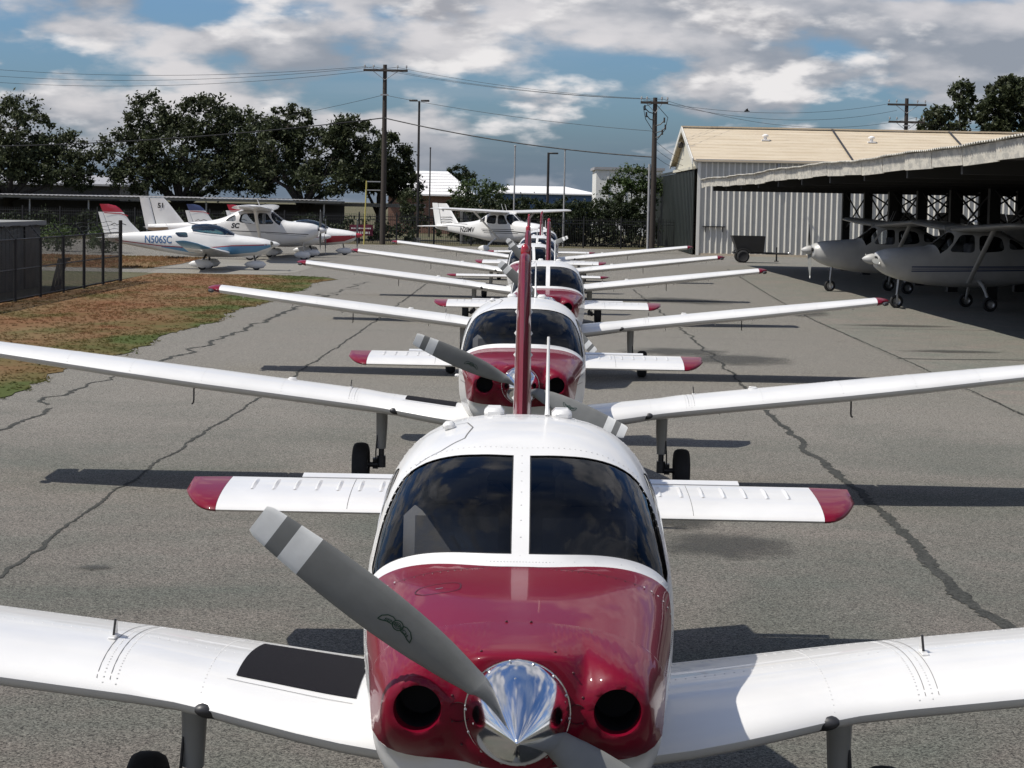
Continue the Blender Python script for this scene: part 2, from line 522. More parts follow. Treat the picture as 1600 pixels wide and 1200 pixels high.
# ------------------------------------------------------------------ setting: materials
def ground_mat(name, tones, speck=(0.62, 1.45), rough=0.92, patch=0.25, fine=55.0, bump=0.35, far=None):
    m, N, L, b = _nodes(name)
    p1 = tnoise(N, L, patch, 6, 0.62, dist=0.6)
    p2 = tnoise(N, L, patch*3.3, 5, 0.6)
    c = mixc(N, L, mrange(N, L, p1, 0.35, 0.65), tones[0], tones[1])
    c = mixc(N, L, mrange(N, L, p2, 0.45, 0.75, 0, 0.7), c, tones[2])
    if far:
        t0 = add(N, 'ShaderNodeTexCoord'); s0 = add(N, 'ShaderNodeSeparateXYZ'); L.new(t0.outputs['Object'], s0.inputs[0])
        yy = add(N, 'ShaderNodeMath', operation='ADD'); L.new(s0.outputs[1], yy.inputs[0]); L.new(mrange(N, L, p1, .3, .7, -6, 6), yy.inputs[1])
        c = mixc(N, L, mrange(N, L, yy.outputs[0], 12, 30, 0, .8), c, far)  # paler with distance: brightening of the low viewing angle put into the colour
    sp = tnoise(N, L, fine*.45, 4, 0.75)
    tco = add(N, 'ShaderNodeTexCoord')
    vals = []
    for k in (1.0, 2.3):
        vo = add(N, 'ShaderNodeTexVoronoi', feature='F1'); L.new(tco.outputs['Object'], vo.inputs['Vector']); vo.inputs['Scale'].default_value = fine*k
        sx = add(N, 'ShaderNodeSeparateColor'); L.new(vo.outputs['Color'], sx.inputs[0]); vals.append(sx.outputs[0])
    half = (speck[1]-speck[0])/2
    m1 = mrange(N, L, vals[0], 0, 1, 1-half, 1+half); m2 = mrange(N, L, vals[1], 0, 1, -half, half)
    v0 = add(N, 'ShaderNodeMath', operation='ADD'); L.new(m1, v0.inputs[0]); L.new(m2, v0.inputs[1])
    v = add(N, 'ShaderNodeMath', operation='ADD'); L.new(v0.outputs[0], v.inputs[0]); L.new(mrange(N, L, sp, 0.3, 0.7, -half*.5, half*.5), v.inputs[1])
    hsv = add(N, 'ShaderNodeHueSaturation'); L.new(c, hsv.inputs['Color']); L.new(v.outputs[0], hsv.inputs['Value'])
    L.new(hsv.outputs[0], b.inputs['Base Color'])
    b.inputs['Roughness'].default_value = rough; b.inputs['Specular IOR Level'].default_value = 0.25
    bn = add(N, 'ShaderNodeBump'); bn.inputs['Strength'].default_value = bump; bn.inputs['Distance'].default_value = 0.01
    L.new(sp, bn.inputs['Height']); L.new(bn.outputs[0], b.inputs['Normal'])
    return m
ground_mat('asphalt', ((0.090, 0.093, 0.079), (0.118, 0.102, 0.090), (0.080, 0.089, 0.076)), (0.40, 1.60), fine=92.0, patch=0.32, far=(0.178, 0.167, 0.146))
ground_mat('slab', ((0.150, 0.152, 0.130), (0.178, 0.158, 0.138), (0.118, 0.130, 0.110)), (0.7, 1.3), patch=0.4, fine=42.0)
ground_mat('pad_concrete', ((0.22, 0.21, 0.185), (0.19, 0.18, 0.16), (0.21, 0.19, 0.16)), (0.8, 1.2))
ground_mat('dry_ground', ((0.10, 0.08, 0.05), (0.07, 0.078, 0.034), (0.12, 0.098, 0.06)), (0.6, 1.4), patch=0.08, fine=18)
ground_mat('crack_fill', ((0.035, 0.036, 0.032), (0.05, 0.05, 0.045), (0.04, 0.042, 0.036)), (0.6, 1.4), patch=2.0)
def turf_mat(name, trans=0.0):
    m, N, L, b = _nodes(name)
    t = add(N, 'ShaderNodeTexCoord'); sp = add(N, 'ShaderNodeSeparateXYZ'); L.new(t.outputs['Object'], sp.inputs[0])
    n1 = tnoise(N, L, 0.45, 6, 0.65, stretch=(1, .45, 1)); n2 = tnoise(N, L, 0.6, 4, 0.5, stretch=(1, .5, 1)); n3 = tnoise(N, L, 11, 3, 0.7)
    c = mixc(N, L, mrange(N, L, n1, .38, .62), (0.155, 0.076, 0.038), (0.155, 0.104, 0.052))
    # greener towards the paved edge
    e = mrange(N, L, sp.outputs[0], -8.9, -7.5)
    g = add(N, 'ShaderNodeMath', operation='ADD', use_clamp=True); L.new(mrange(N, L, e, 0, 1, -.2, .62), g.inputs[0]); L.new(mrange(N, L, n2, .40, .68, -.25, .75), g.inputs[1])
    c = mixc(N, L, g.outputs[0], c, (0.060, 0.076, 0.022))
    hs = add(N, 'ShaderNodeHueSaturation'); L.new(c, hs.inputs['Color']); L.new(mrange(N, L, n3, .25, .75, .82, 1.18), hs.inputs['Value'])
    L.new(hs.outputs[0], b.inputs['Base Color']); b.inputs['Roughness'].default_value = 0.95; b.inputs['Specular IOR Level'].default_value = 0.1
    if trans:
        tr = add(N, 'ShaderNodeBsdfTranslucent'); L.new(hs.outputs[0], tr.inputs[0]); mx = add(N, 'ShaderNodeMixShader'); mx.inputs[0].default_value = trans
        out = [q for q in N if q.type == 'OUTPUT_MATERIAL'][0]; L.new(b.outputs[0], mx.inputs[1]); L.new(tr.outputs[0], mx.inputs[2]); L.new(mx.outputs[0], out.inputs[0])
    return m
turf_mat('turf'); turf_mat('turf_blade', 0.5)
def leaf_mat(name, a, bcol, cc):
    m, N, L, b = _nodes(name)
    g = add(N, 'ShaderNodeNewGeometry')
    n = tnoise(N, L, 0.6, 3)
    c = mixc(N, L, g.outputs['Random Per Island'], a, bcol)
    c = mixc(N, L, mrange(N, L, n, .42, .7, 0, .6), c, cc)
    L.new(c, b.inputs['Base Color']); b.inputs['Roughness'].default_value = 0.6; b.inputs['Specular IOR Level'].default_value = 0.25
    tr = add(N, 'ShaderNodeBsdfTranslucent'); L.new(c, tr.inputs[0])
    mx = add(N, 'ShaderNodeMixShader'); mx.inputs[0].default_value = 0.22
    out = [q for q in N if q.type == 'OUTPUT_MATERIAL'][0]
    L.new(b.outputs[0], mx.inputs[1]); L.new(tr.outputs[0], mx.inputs[2]); L.new(mx.outputs[0], out.inputs[0])
leaf_mat('oak_leaf', (0.022, 0.031, 0.014), (0.066, 0.080, 0.034), (0.040, 0.044, 0.022))
leaf_mat('hedge_leaf', (0.016, 0.026, 0.010), (0.034, 0.046, 0.018), (0.022, 0.028, 0.012))
leaf_mat('bush_leaf', (0.032, 0.055, 0.016), (0.065, 0.098, 0.028), (0.045, 0.060, 0.022))
leaf_mat('blade_of_grass', (0.115, 0.075, 0.036), (0.070, 0.080, 0.026), (0.125, 0.056, 0.030))
mat('bark', (0.040, 0.034, 0.028), 0.9, var=0.35, scale=6, bump=0.4, bscale=14)
mat('pole_wood', (0.045, 0.036, 0.030), 0.9, var=0.3, scale=3, stretch=(6, 6, .6))
mat('galvanised', (0.34, 0.34, 0.34), 0.5, metal=0.3, var=0.1)
mat('bronze_metal', (0.025, 0.022, 0.02), 0.5, var=0.1)
mat('fence_black', (0.010, 0.010, 0.011), 0.6, var=0.2)
mat('yellow_paint', (0.42, 0.36, 0.10), 0.6, var=0.15, scale=8)
mat('wall_metal', (0.42, 0.41, 0.375), 0.45, var=0.10, scale=1.2, stretch=(2, 2, .35))
mat('rib_metal', (0.68, 0.66, 0.60), 0.4, var=0.06, scale=1.5)
mat('gable_metal', (0.58, 0.55, 0.45), 0.5, var=0.08, scale=1.5)
mat('door_green', (0.020, 0.026, 0.023), 0.5, var=0.2, scale=1.5, stretch=(3, 3, .4))
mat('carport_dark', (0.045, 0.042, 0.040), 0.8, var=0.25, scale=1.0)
mat('steel_dark', (0.022, 0.021, 0.020), 0.6, var=0.25, scale=2.0)
mat('white_roof', (0.72, 0.71, 0.70), 0.6, var=0.05, scale=1.0)
mat('grey_roof', (0.30, 0.30, 0.31), 0.6, var=0.1)
mat('white_wall', (0.66, 0.66, 0.63), 0.7, var=0.05)
mat('blue_wall', (0.05, 0.10, 0.20), 0.6, var=0.1)
mat('dark_window', (0.015, 0.016, 0.018), 0.2, var=0.2)
mat('shed_grey', (0.070, 0.074, 0.070), 0.75, var=0.25, scale=1.0, stretch=(3, 3, .4))
mat('grey_wall', (0.22, 0.22, 0.21), 0.8, var=0.12)
mat('maroon_cloth', (0.10, 0.008, 0.025), 0.8, var=0.1)
mat('timber', (0.10, 0.085, 0.07), 0.85, var=0.3, scale=5)
mat('cream_beam', (0.20, 0.19, 0.16), 0.7, var=0.2)
def brick_mat():
    m, N, L, b = _nodes('brick')
    t = add(N, 'ShaderNodeTexCoord'); mp = add(N, 'ShaderNodeMapping'); L.new(t.outputs['Object'], mp.inputs[0]); mp.inputs['Rotation'].default_value = (radians(90), 0, 0)
    br = add(N, 'ShaderNodeTexBrick'); L.new(mp.outputs[0], br.inputs[0]); br.inputs['Scale'].default_value = 2.2
    br.inputs['Color1'].default_value = (.13, .055, .035, 1); br.inputs['Color2'].default_value = (.20, .095, .06, 1); br.inputs['Mortar'].default_value = (.22, .19, .16, 1)
    L.new(br.outputs[0], b.inputs['Base Color']); b.inputs['Roughness'].default_value = .9
brick_mat()
def tan_roof():
    m, N, L, b = _nodes('tan_roof')
    n = tnoise(N, L, 1.1, 6, .65, stretch=(.35, 1.6, 1.6)); n2 = tnoise(N, L, 7, 4, .6)
    c = mixc(N, L, mrange(N, L, n, .35, .65), (.45, .37, .26), (.54, .465, .35))
    c = mixc(N, L, mrange(N, L, n2, .55, .75, 0, .5), c, (.38, .29, .22))
    L.new(c, b.inputs['Base Color']); b.inputs['Roughness'].default_value = .6
tan_roof()
def peeling():
    m, N, L, b = _nodes('peeling_fascia')
    n = tnoise(N, L, 2.3, 7, .7, stretch=(1, .8, 2.2)); n2 = tnoise(N, L, 9, 5, .65)
    c = mixc(N, L, mrange(N, L, n, .47, .53), (.56, .53, .46), (.40, .385, .345))
    c = mixc(N, L, mrange(N, L, n2, .62, .70, 0, .8), c, (.27, .17, .11))
    L.new(c, b.inputs['Base Color']); b.inputs['Roughness'].default_value = .75
    bn = add(N, 'ShaderNodeBump'); bn.inputs['Strength'].default_value = .5; bn.inputs['Distance'].default_value = .03; L.new(n, bn.inputs['Height']); L.new(bn.outputs[0], b.inputs['Normal'])
peeling()
def stain_mat():
    m, N, L, b = _nodes('stain')
    out = [q for q in N if q.type == 'OUTPUT_MATERIAL'][0]
    t = add(N, 'ShaderNodeTexCoord')
    ln = add(N, 'ShaderNodeVectorMath', operation='LENGTH'); L.new(t.outputs['Object'], ln.inputs[0])
    n = tnoise(N, L, 1.6, 5, .6); n.node.inputs['Scale'].default_value = 1.6
    ad = add(N, 'ShaderNodeMath', operation='ADD'); L.new(ln.outputs['Value'], ad.inputs[0]); L.new(mrange(N, L, n, .2, .8, -.4, .4), ad.inputs[1])
    f = mrange(N, L, ad.outputs[0], .45, .95, .55, 0)
    b.inputs['Base Color'].default_value = (.04, .04, .036, 1); b.inputs['Roughness'].default_value = .8
    tp = add(N, 'ShaderNodeBsdfTransparent'); mx = add(N, 'ShaderNodeMixShader'); L.new(f, mx.inputs[0]); L.new(tp.outputs[0], mx.inputs[1]); L.new(b.outputs[0], mx.inputs[2]); L.new(mx.outputs[0], out.inputs[0])
stain_mat()

# ------------------------------------------------------------------ ground sheets
def sheet(name, pts, z, m):
    mb = MB(); mb.add([(x, y, z) for x, y in pts], [tuple(range(len(pts)))])
    a = sum(pts[i][0]*pts[(i+1) % len(pts)][1]-pts[(i+1) % len(pts)][0]*pts[i][1] for i in range(len(pts)))
    if a < 0: mb.f[0] = mb.f[0][::-1]
    return structure(mb.build(name, m, smooth=False))
sheet('ground', [(-2500, -300), (2500, -300), (2500, 4500), (-2500, 4500)], -0.012, 'dry_ground')
edge = [(-7.1, -12), (-6.95, 20)]
rs = random.Random(3)
y = 21.0
while y < 71:
    edge.append((-6.95+.012*(y-28)+rs.uniform(-.10, .10)+.12*sin(y*.7), y)); y += .45
apron = [(45, -12)] + [(45, 134.5), (-45, 134.5), (-45, 77.0), (-8.8, 77.0), (-6.6, 75.6), (-6.05, 73.5)] + edge[::-1]
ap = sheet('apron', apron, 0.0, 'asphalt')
sheet('carport_slab', [(7.0, 20), (45, 20), (45, 121), (12.6, 121), (9.6, 96), (7.9, 66), (7.3, 47), (6.95, 34)], 0.004, 'slab')
sheet('concrete_pad', [(-13.2, 76.6), (-8.9, 76.9), (-8.2, 80), (-8.0, 97), (-13.3, 97), (-13.6, 84)], 0.006, 'pad_concrete')
turf_pts = [(-12.75, 18), (-12.75, 69), (-12.9, 76.4), (-8.9, 76.6), (-6.75, 75.3), (-6.15, 73.4)] + edge[:1:-1] + [(-6.98, 18)]
sheet('grass_strip', turf_pts, 0.010, 'turf')
sheet('grass_patch', [(-45, 81), (-14.0, 81), (-13.7, 88), (-14.2, 98), (-45, 99)], 0.012, 'turf')
sheet('fence_yard', [(-45, 18), (-12.85, 18), (-12.85, 76.5), (-45, 76.8)], 0.011, 'dry_ground')
# grass tufts
def grass(name, area, n, seed, label, h=(.02, .045)):
    r = random.Random(seed); mb = MB(); xs0, xs1, ys0, ys1, test = area
    vs, fs = [], []
    while len(fs) < n:
        x, y = r.uniform(xs0, xs1), r.uniform(ys0, ys1)
        if not test(x, y): continue
        d = mnoise.noise((x*.55, y*.3, seed))
        if d < -.25 and r.random() < .5: continue
        for _ in range(3):
            hh = r.uniform(*h)*(.8+.5*d); a = r.uniform(0, 2*pi); w = .012+.014*r.random(); ll = r.uniform(.05, .11)
            px, py = x+r.uniform(-.05, .05), y+r.uniform(-.05, .05); lx, ly = -sin(a)*ll, cos(a)*ll
            o = len(vs)
            vs += [(px-w*cos(a), py-w*sin(a), .01), (px+w*cos(a), py+w*sin(a), .01), (px+lx, py+ly, .012+hh)]
            fs.append((o, o+1, o+2))
    mb.add(vs, fs)
    o = mb.build(name, 'turf_blade', smooth=True, normals=[(0, 0, 1)]*len(vs)); tag(o, label, 'grass', kind='stuff')
ef = lerp_table([(b, a) for a, b in edge[1:]] + [(75.3, -6.6)])
grass('grass', (-12.7, -6.0, 24, 76, lambda x, y: x < ef(y)+.08 or (rs.random() < .04 and x < ef(y)+.3)), 26000, 5, 'dry reddish grass strip beside the left edge of the asphalt')
grass('grass', (-30, -13.9, 81.5, 97.5, lambda x, y: True), 14000, 6, 'straw coloured grass patch under the tail of the small blue and white airplane', (.05, .12))
# cracks and joints in the paving
def crack(pts, w0, w1, seed, jit=.05, z=.0045):
    r = random.Random(seed); P = densify(pts, .07, False); vs = []; F = []
    for i, (x, y) in enumerate(P):
        f = i/len(P); w = (w0+(w1-w0)*f)*(.35+1.0*abs(mnoise.noise((x*2.1, y*1.3, seed)))+.7*abs(mnoise.noise((x*5, y*6.3, seed)))+.45*r.random())
        if i in (0, len(P)-1): w *= .15
        ox = jit*mnoise.noise((y*.9, seed, 1.0))*2.2+jit*.6*mnoise.noise((y*3.1, seed, 5.0)) + .03*mnoise.noise((y*9, seed, 2.0)) + r.uniform(-.01, .01)
        vs += [(x+ox-w/2, y, z), (x+ox+w/2, y, z)]
        if i: F.append((2*i-2, 2*i-1, 2*i+1, 2*i))
    mb = MB(); mb.add(vs, F); mb.build('crack', 'crack_fill', ap, smooth=False)
crack([(3.45, 10), (3.26, 13.6), (3.21, 15.0), (3.37, 18.7), (3.36, 23.5), (3.43, 28.7)], .13, .08, 1)
crack([(3.43, 28.8), (3.6, 34.1), (3.78, 48.6), (3.9, 70)], .05, .04, 2, .06)
crack([(-3.62, 9), (-3.62, 15), (-3.64, 17.3), (-3.62, 21.8), (-3.46, 28.7), (-3.19, 44), (-3.04, 58.6), (-2.9, 75)], .028, .05, 3, .03)
crack([(-5.9, 22.5), (-5.86, 27.1)], .09, .05, 4, .10)
crack([(-6.14, 27.5), (-6.05, 32.1)], .07, .04, 5, .12)
crack([(-5.95, 33), (-5.71, 37.8), (-5.48, 54), (-5.5, 62)], .08, .11, 6, .14)
crack([(-5.3, 60), (-5.0, 72)], .07, .06, 7, .2)
crack([(6.79, 24), (6.95, 30), (7.16, 37.8), (7.4, 52.6), (8.1, 67.9), (9.5, 95)], .03, .05, 8, .01, .0085)
def crackx(pts, w, seed):
    P = densify(pts, .25, False); vs = []; F = []
    for i, (x, y) in enumerate(P):
        ww = w*(.6+.9*abs(mnoise.noise((x*1.7, y, seed)))); oy = .08*mnoise.noise((x*.8, seed, 0))
        vs += [(x, y+oy-ww/2, .009), (x, y+oy+ww/2, .009)]
        if i: F.append((2*i-2, 2*i, 2*i+1, 2*i-1))
    mb = MB(); mb.add(vs, F); mb.build('crack', 'crack_fill', ap, smooth=False)
crackx([(7.1, 39.2), (13, 39.8)], .14, 11); crackx([(7.2, 49), (12, 49.4)], .06, 12); crackx([(-6.0, 45.1), (6.9, 44.0)], .025, 13); crackx([(-5.9, 62), (7, 61)], .04, 14)
for i, (x, y, sx, sy, rz) in enumerate(((-3.02, 15.4, .16, .13, 0), (1.75, 17.0, .7, .75, .2), (1.5, 18.3, .35, .6, 0), (4.0, 38.2, 1.3, 1.6, .1), (3.1, 40.0, 1.2, 1.2, 0), (7.5, 56, 1.0, 2.2, 0), (5.0, 62, 1.5, 2.5, .3), (-2.2, 13.2, .1, .12, 0), (8.6, 41.5, 1.2, .5, 0), (9.2, 50.5, 1.6, .6, 0))):
    mb = MB(); mb.add([(cos(2*pi*k/24), sin(2*pi*k/24), 0) for k in range(24)], [tuple(range(24))])
    o = mb.build('oil_stain', 'stain', ap, smooth=False, loc=(x, y, .012), rot=(0, 0, rz)); o.scale = (sx, sy, 1)

# ------------------------------------------------------------------ hangar
HX0, HX1, HY0, HY1, HE, HR = 10.35, 34.0, 122.0, 139.0, 5.42, 7.55
hang = empty('metal_hangar', (HX0, HY0, 0))
def rel(mb, o):
    ox, oy, oz = o; mb.v = [(a-ox, b-oy, c-oz) for a, b, c in mb.v]; return mb
HO = (HX0, HY0, 0)
mb = MB(); mb.box(((HX0+HX1)/2, HY0+.05, HE/2), (HX1-HX0, .1, HE)); wall = rel(mb, HO).build('wall', 'wall_metal', hang, smooth=False)
mb = MB(); mb.box(((HX0+HX1)/2, HY1-.05, HE/2), (HX1-HX0, .1, HE)); rel(mb, HO).build('wall', 'wall_metal', hang, smooth=False)
mb = MB(); mb.box((HX1, (HY0+HY1)/2, HE/2), (.1, HY1-HY0-.25, HE-.02)); rel(mb, HO).build('wall', 'wall_metal', hang, smooth=False)
ribm = None; x = .16; k = 0
while x < HX1-HX0-.1:
    if ribm is None:
        mb = MB(); mb.rings([[(-.05, 0, z), (-.026, -.07, z), (.026, -.07, z), (.05, 0, z)] for z in (.12, HE-.03)], 0, (True, True), False)
        o = mb.build('rib', 'rib_metal', wall, smooth=False, loc=(x, -.002, 0)); ribm = o
    else:
        o = ribm.copy(); C.objects.link(o); o.parent = wall; o.location = (x, -.002, 0)
    x += .325 if k % 7 else .34; k += 1
mb = MB(); mb.box((HX0+.08, HY0-.06, HE/2), (.16, .1, HE-.02)); rel(mb, HO).build('corner_trim', 'rib_metal', hang, smooth=False)
mb = MB(); mb.box(((HX0+HX1)/2, HY0-.02, .06), (HX1-HX0, .1, .13)); rel(mb, HO).build('base_trim', 'tan_roof', hang, smooth=False)
mb = MB(); mb.box(((HX0+HX1)/2, HY0-.14, HE-.03), (HX1-HX0+.3, .16, .17)); rel(mb, HO).build('gutter', 'galvanised', hang, smooth=False)
mb = MB(); mb.box((HX0+4.6, HY0-.1, 4.6), (.13, .1, 1.6)); rel(mb, HO).build('downpipe', 'galvanised', hang, smooth=False)
YM = (HY0+HY1)/2
mb = MB(); x0, x1 = HX0-.35, HX1+.2
mb.add([(x0, HY0-.25, HE), (x1, HY0-.25, HE), (x1, YM, HR), (x0, YM, HR), (x0, HY1+.25, HE), (x1, HY1+.25, HE),
        (x0, HY0-.25, HE-.09), (x1, HY0-.25, HE-.09), (x1, YM, HR-.09), (x0, YM, HR-.09), (x0, HY1+.25, HE-.09), (x1, HY1+.25, HE-.09)],
       [(0, 1, 2, 3), (3, 2, 5, 4), (7, 6, 9, 8), (8, 9, 10, 11), (0, 6, 7, 1), (4, 5, 11, 10), (0, 3, 9, 6), (3, 4, 10, 9), (2, 1, 7, 8), (5, 2, 8, 11)])
roof = rel(mb, HO).build('roof', 'tan_roof', hang, smooth=False)
def roof_pt(x, f, dz=0.0): return (x, HY0-.25+(YM-HY0+.25)*f, HE+(HR-HE)*f+dz)
for i in range(1, 11):     # laps between the rows of sheets
    f = i/11; mb = MB(); a, b2 = roof_pt(x0+.01, f), roof_pt(x1, f)
    mb.add([(a[0], a[1], a[2]+.004), (b2[0], b2[1], b2[2]+.004), (b2[0], b2[1]+.05, b2[2]+.045), (a[0], a[1]+.05, a[2]+.045), (a[0], a[1]+.5, a[2]+.122), (b2[0], b2[1]+.5, b2[2]+.122)], [(0, 1, 2, 3), (3, 2, 5, 4)])
    rel(mb, HO).build('roof_sheet_lap', 'tan_roof', roof, smooth=False)
for xx in (HX0+8.8, HX0+15.9):
    mb = MB(); a, b2 = roof_pt(xx, 0, .12), roof_pt(xx, 1, .12); mb.add([(a[0]-.07, a[1], a[2]), (a[0]+.07, a[1], a[2]), (b2[0]+.07, b2[1], b2[2]), (b2[0]-.07, b2[1], b2[2])], [(0, 1, 2, 3)])
    rel(mb, HO).build('roof_joint', 'bronze_metal', roof, smooth=False)
mb = MB(); mb.box(((x0+x1)/2, YM, HR+.06), (x1-x0, .5, .09)); rel(mb, HO).build('ridge_cap', 'tan_roof', roof, smooth=False)
for xx in (HX0+4.4, HX0+10.7):
    mb = MB(); p = roof_pt(xx, .62); mb.lathe([(0, .1), (.25, .1), (.26, .2), (.33, .2), (.40, .05)], 'Z', (p[0], p[1], p[2]), 12, 0, (True, True)); mb.box((p[0], p[1], p[2]+.04), (.45, .4, .08))
    rel(mb, HO).build('roof_vent', 'white_roof', roof)
for sgn in (0, 1):
    mb = MB(); ya, yb = ((HY0-.28, YM), (YM, HY1+.28))[sgn]; za, zb = ((HE, HR), (HR, HE))[sgn]
    mb.add([(x0-.01, ya, za-.22), (x0-.01, yb, zb-.22), (x0-.01, yb, zb+.09), (x0-.01, ya, za+.09), (x0+.05, ya, za-.22), (x0+.05, yb, zb-.22), (x0+.05, yb, zb+.09), (x0+.05, ya, za+.09)],
           [(0, 3, 2, 1), (4, 5, 6, 7), (0, 1, 5, 4), (3, 7, 6, 2), (0, 4, 7, 3), (1, 2, 6, 5)])
    rel(mb, HO).build('verge_trim', 'rib_metal', roof, smooth=False)
mb = MB(); mb.add([(HX0, HY0+.1, 4.95), (HX0, HY1-.1, 4.95), (HX0, HY1-.1, HE-.1), (HX0, YM, HR-.12), (HX0, HY0+.1, HE-.1)], [(0, 4, 3, 2, 1)])
gab = rel(mb, HO).build('gable', 'gable_metal', hang, smooth=False)
mb = MB(); mb.box((HX0-.12, 131, 5.0), (.16, 15, .16)); rel(mb, HO).build('door_track', 'gable_metal', hang, smooth=False)
mb = MB(); mb.box((HX0-.12, 150, 4.95), (.12, 22.6, .14)); rel(mb, HO).build('door_track', 'door_green', hang, smooth=False)
mb = MB(); mb.rbox((HX0-.2, YM+2, 6.55), (.28, .5, .35), .05); rel(mb, HO).build('wall_lamp', 'bronze_metal', hang)
for y0, y1 in ((123.4, 138.6), (138.7, 161)):
    mb = MB(); mb.box((HX0-.08, (y0+y1)/2, 2.45), (.07, y1-y0, 4.8)); dr = rel(mb, HO).build('sliding_door', 'door_green', hang, smooth=False)
    yy = y0+.6
    while yy < y1:
        mb = MB(); mb.box((HX0-.13, yy, 2.45), (.06, .12, 4.76)); rel(mb, HO).build('door_rib', 'door_green', dr, smooth=False); yy += 1.1
mb = MB(); mb.box((HX0+1.0, HY0-.12, 1.65), (1.3, .14, .06)); mb.box((HX0+.5, HY0-.08, 1.5), (.05, .1, .3)); mb.box((HX0+1.5, HY0-.08, 1.5), (.05, .1, .3)); rel(mb, HO).build('wall_bracket', 'bronze_metal', hang, smooth=False)
tag(hang, 'corrugated metal hangar with tan gabled roof and dark green sliding doors', 'hangar')

# ------------------------------------------------------------------ open aircraft shelter on the right
SX0, SX1, SY0, SY1, SZ0 = 8.8, 24.5, 30.0, 101.0, 3.66
sh = empty('aircraft_shelter', (SX0, SY0, 0)); SO = (SX0, SY0, 0)
def sag(y): return .022*sin(y*.21)+.018*sin(y*.53+1)+.008*sin(y*1.9)
mb = MB(); vs = []; n = 0; yy = SY0; rows = []
while yy <= SY1+.01:
    w = .022*(1 if n % 2 else -1); s_ = sag(yy)
    rows.append([(SX0-.14, yy, SZ0+.36+s_+w), (SX0+5, yy, SZ0+.52+s_*.5+w), (SX1, yy, SZ0+.75+w)]); yy += .11; n += 1
mb.rings(rows, 0, (False, False), False); rel(mb, SO).build('roof_sheet', 'peeling_fascia', sh, smooth=False)
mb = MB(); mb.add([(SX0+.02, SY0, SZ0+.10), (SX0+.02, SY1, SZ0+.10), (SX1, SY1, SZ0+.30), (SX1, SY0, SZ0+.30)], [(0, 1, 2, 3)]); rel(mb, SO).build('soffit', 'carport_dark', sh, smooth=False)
yy = SY0; k = 0
while yy < SY1:
    y2 = min(SY1, yy+3.05); mb = MB(); a, b2 = sag(yy), sag(y2); dx = .012*(k % 3)
    zt = .34
    mb.add([(SX0-dx, yy+.01, SZ0+a-.02*(k % 2)), (SX0-dx, y2-.01, SZ0+b2-.02*(k % 2)), (SX0-dx-.03, y2-.01, SZ0+b2+zt), (SX0-dx-.03, yy+.01, SZ0+a+zt), (SX0-dx+.04, yy+.01, SZ0+a-.02*(k % 2)), (SX0-dx+.04, y2-.01, SZ0+b2-.02*(k % 2)), (SX0-dx+.04, y2-.01, SZ0+b2+zt), (SX0-dx+.04, yy+.01, SZ0+a+zt)],
           [(0, 3, 2, 1), (4, 5, 6, 7), (0, 1, 5, 4), (0, 4, 7, 3), (1, 2, 6, 5)])
    rel(mb, SO).build('fascia_panel', 'peeling_fascia', sh, smooth=False); yy += 3.05; k += 1
for yy in [31+6.0*i for i in range(12)]:
    for xx in (15.0, 17.6, 20.4):
        mb = MB(); mb.box((xx, yy+(.0 if xx < 16 else 1.4), 1.95), (.34, .34, 3.9)); rel(mb, SO).build('post', 'steel_dark', sh, smooth=False)
    mb = MB(); mb.box(((SX0+SX1)/2, yy, SZ0-.02), (SX1-SX0-.3, .18, .32)); rel(mb, SO).build('roof_beam', 'steel_dark', sh, smooth=False)
    if yy < 96:
        for a, b2 in ((1.9, 3.45), (3.45, 1.9)):
            mb = MB(); mb.tube([(15.0, yy+.1, a), (15.0, yy+5.9, b2)], .035, 5); rel(mb, SO).build('brace', 'steel_dark', sh)
        for a, b2 in ((2.1, 3.45), (3.45, 2.1)):
            mb = MB(); mb.tube([(15.1, yy, a), (17.5, yy+1.4, b2)], .035, 5); rel(mb, SO).build('brace', 'steel_dark', sh)
for xx in (11.0, 13.0, 19.5, 22.0):
    mb = MB(); mb.box((xx, (SY0+SY1)/2, SZ0+.12), (.1, SY1-SY0-.2, .16)); rel(mb, SO).build('purlin', 'steel_dark', sh, smooth=False)
mb = MB(); mb.box((SX1, (SY0+SY1)/2, 2.1), (.12, SY1-SY0-1, 4.2)); rel(mb, SO).build('added_shade_wall', 'carport_dark', sh, smooth=False)  # unseen wall added to keep light out and darken the shelter inside
tag(sh, 'long open aircraft shelter with peeling cream fascia and dark steel posts', 'shelter')

# ------------------------------------------------------------------ chain-link fence on the left
fe = empty('chain_link_fence', (-12.6, 39, 0)); FO = (-12.6, 39, 0)
posts = [68.2-2.88*i for i in range(11)]
for i, yy in enumerate(posts):
    h = 1.96 if i == 0 else 1.60
    mb = MB(); mb.tube([(-12.6, yy, 0), (-12.6, yy, h)], .045 if i else .06, 8); rel(mb, FO).build('post', 'fence_black', fe)
    if i:
        mb = MB(); mb.tube([(-12.6, yy, 1.58), (-12.88, yy, 1.92)], .02, 6); rel(mb, FO).build('barb_arm', 'fence_black', fe)
for z in (.08, .82, 1.58):
    mb = MB(); mb.tube([(-12.6, posts[-1], z), (-12.6, posts[0], z)], .018, 6); rel(mb, FO).build('rail', 'fence_black', fe)
for q in range(3):
    f = .3+.33*q; mb = MB(); pts = [(-12.6-.28*f, yy, 1.58+.34*f+.02*sin(yy*3)) for yy in [posts[-1]+(posts[0]-posts[-1])*k/60 for k in range(61)]]
    mb.tube(pts, .008, 4); rel(mb, FO).build('barbed_wire', 'fence_black', fe)
mb = MB(); L0, L1 = posts[-1], posts[0]; sp = .080; k = -20
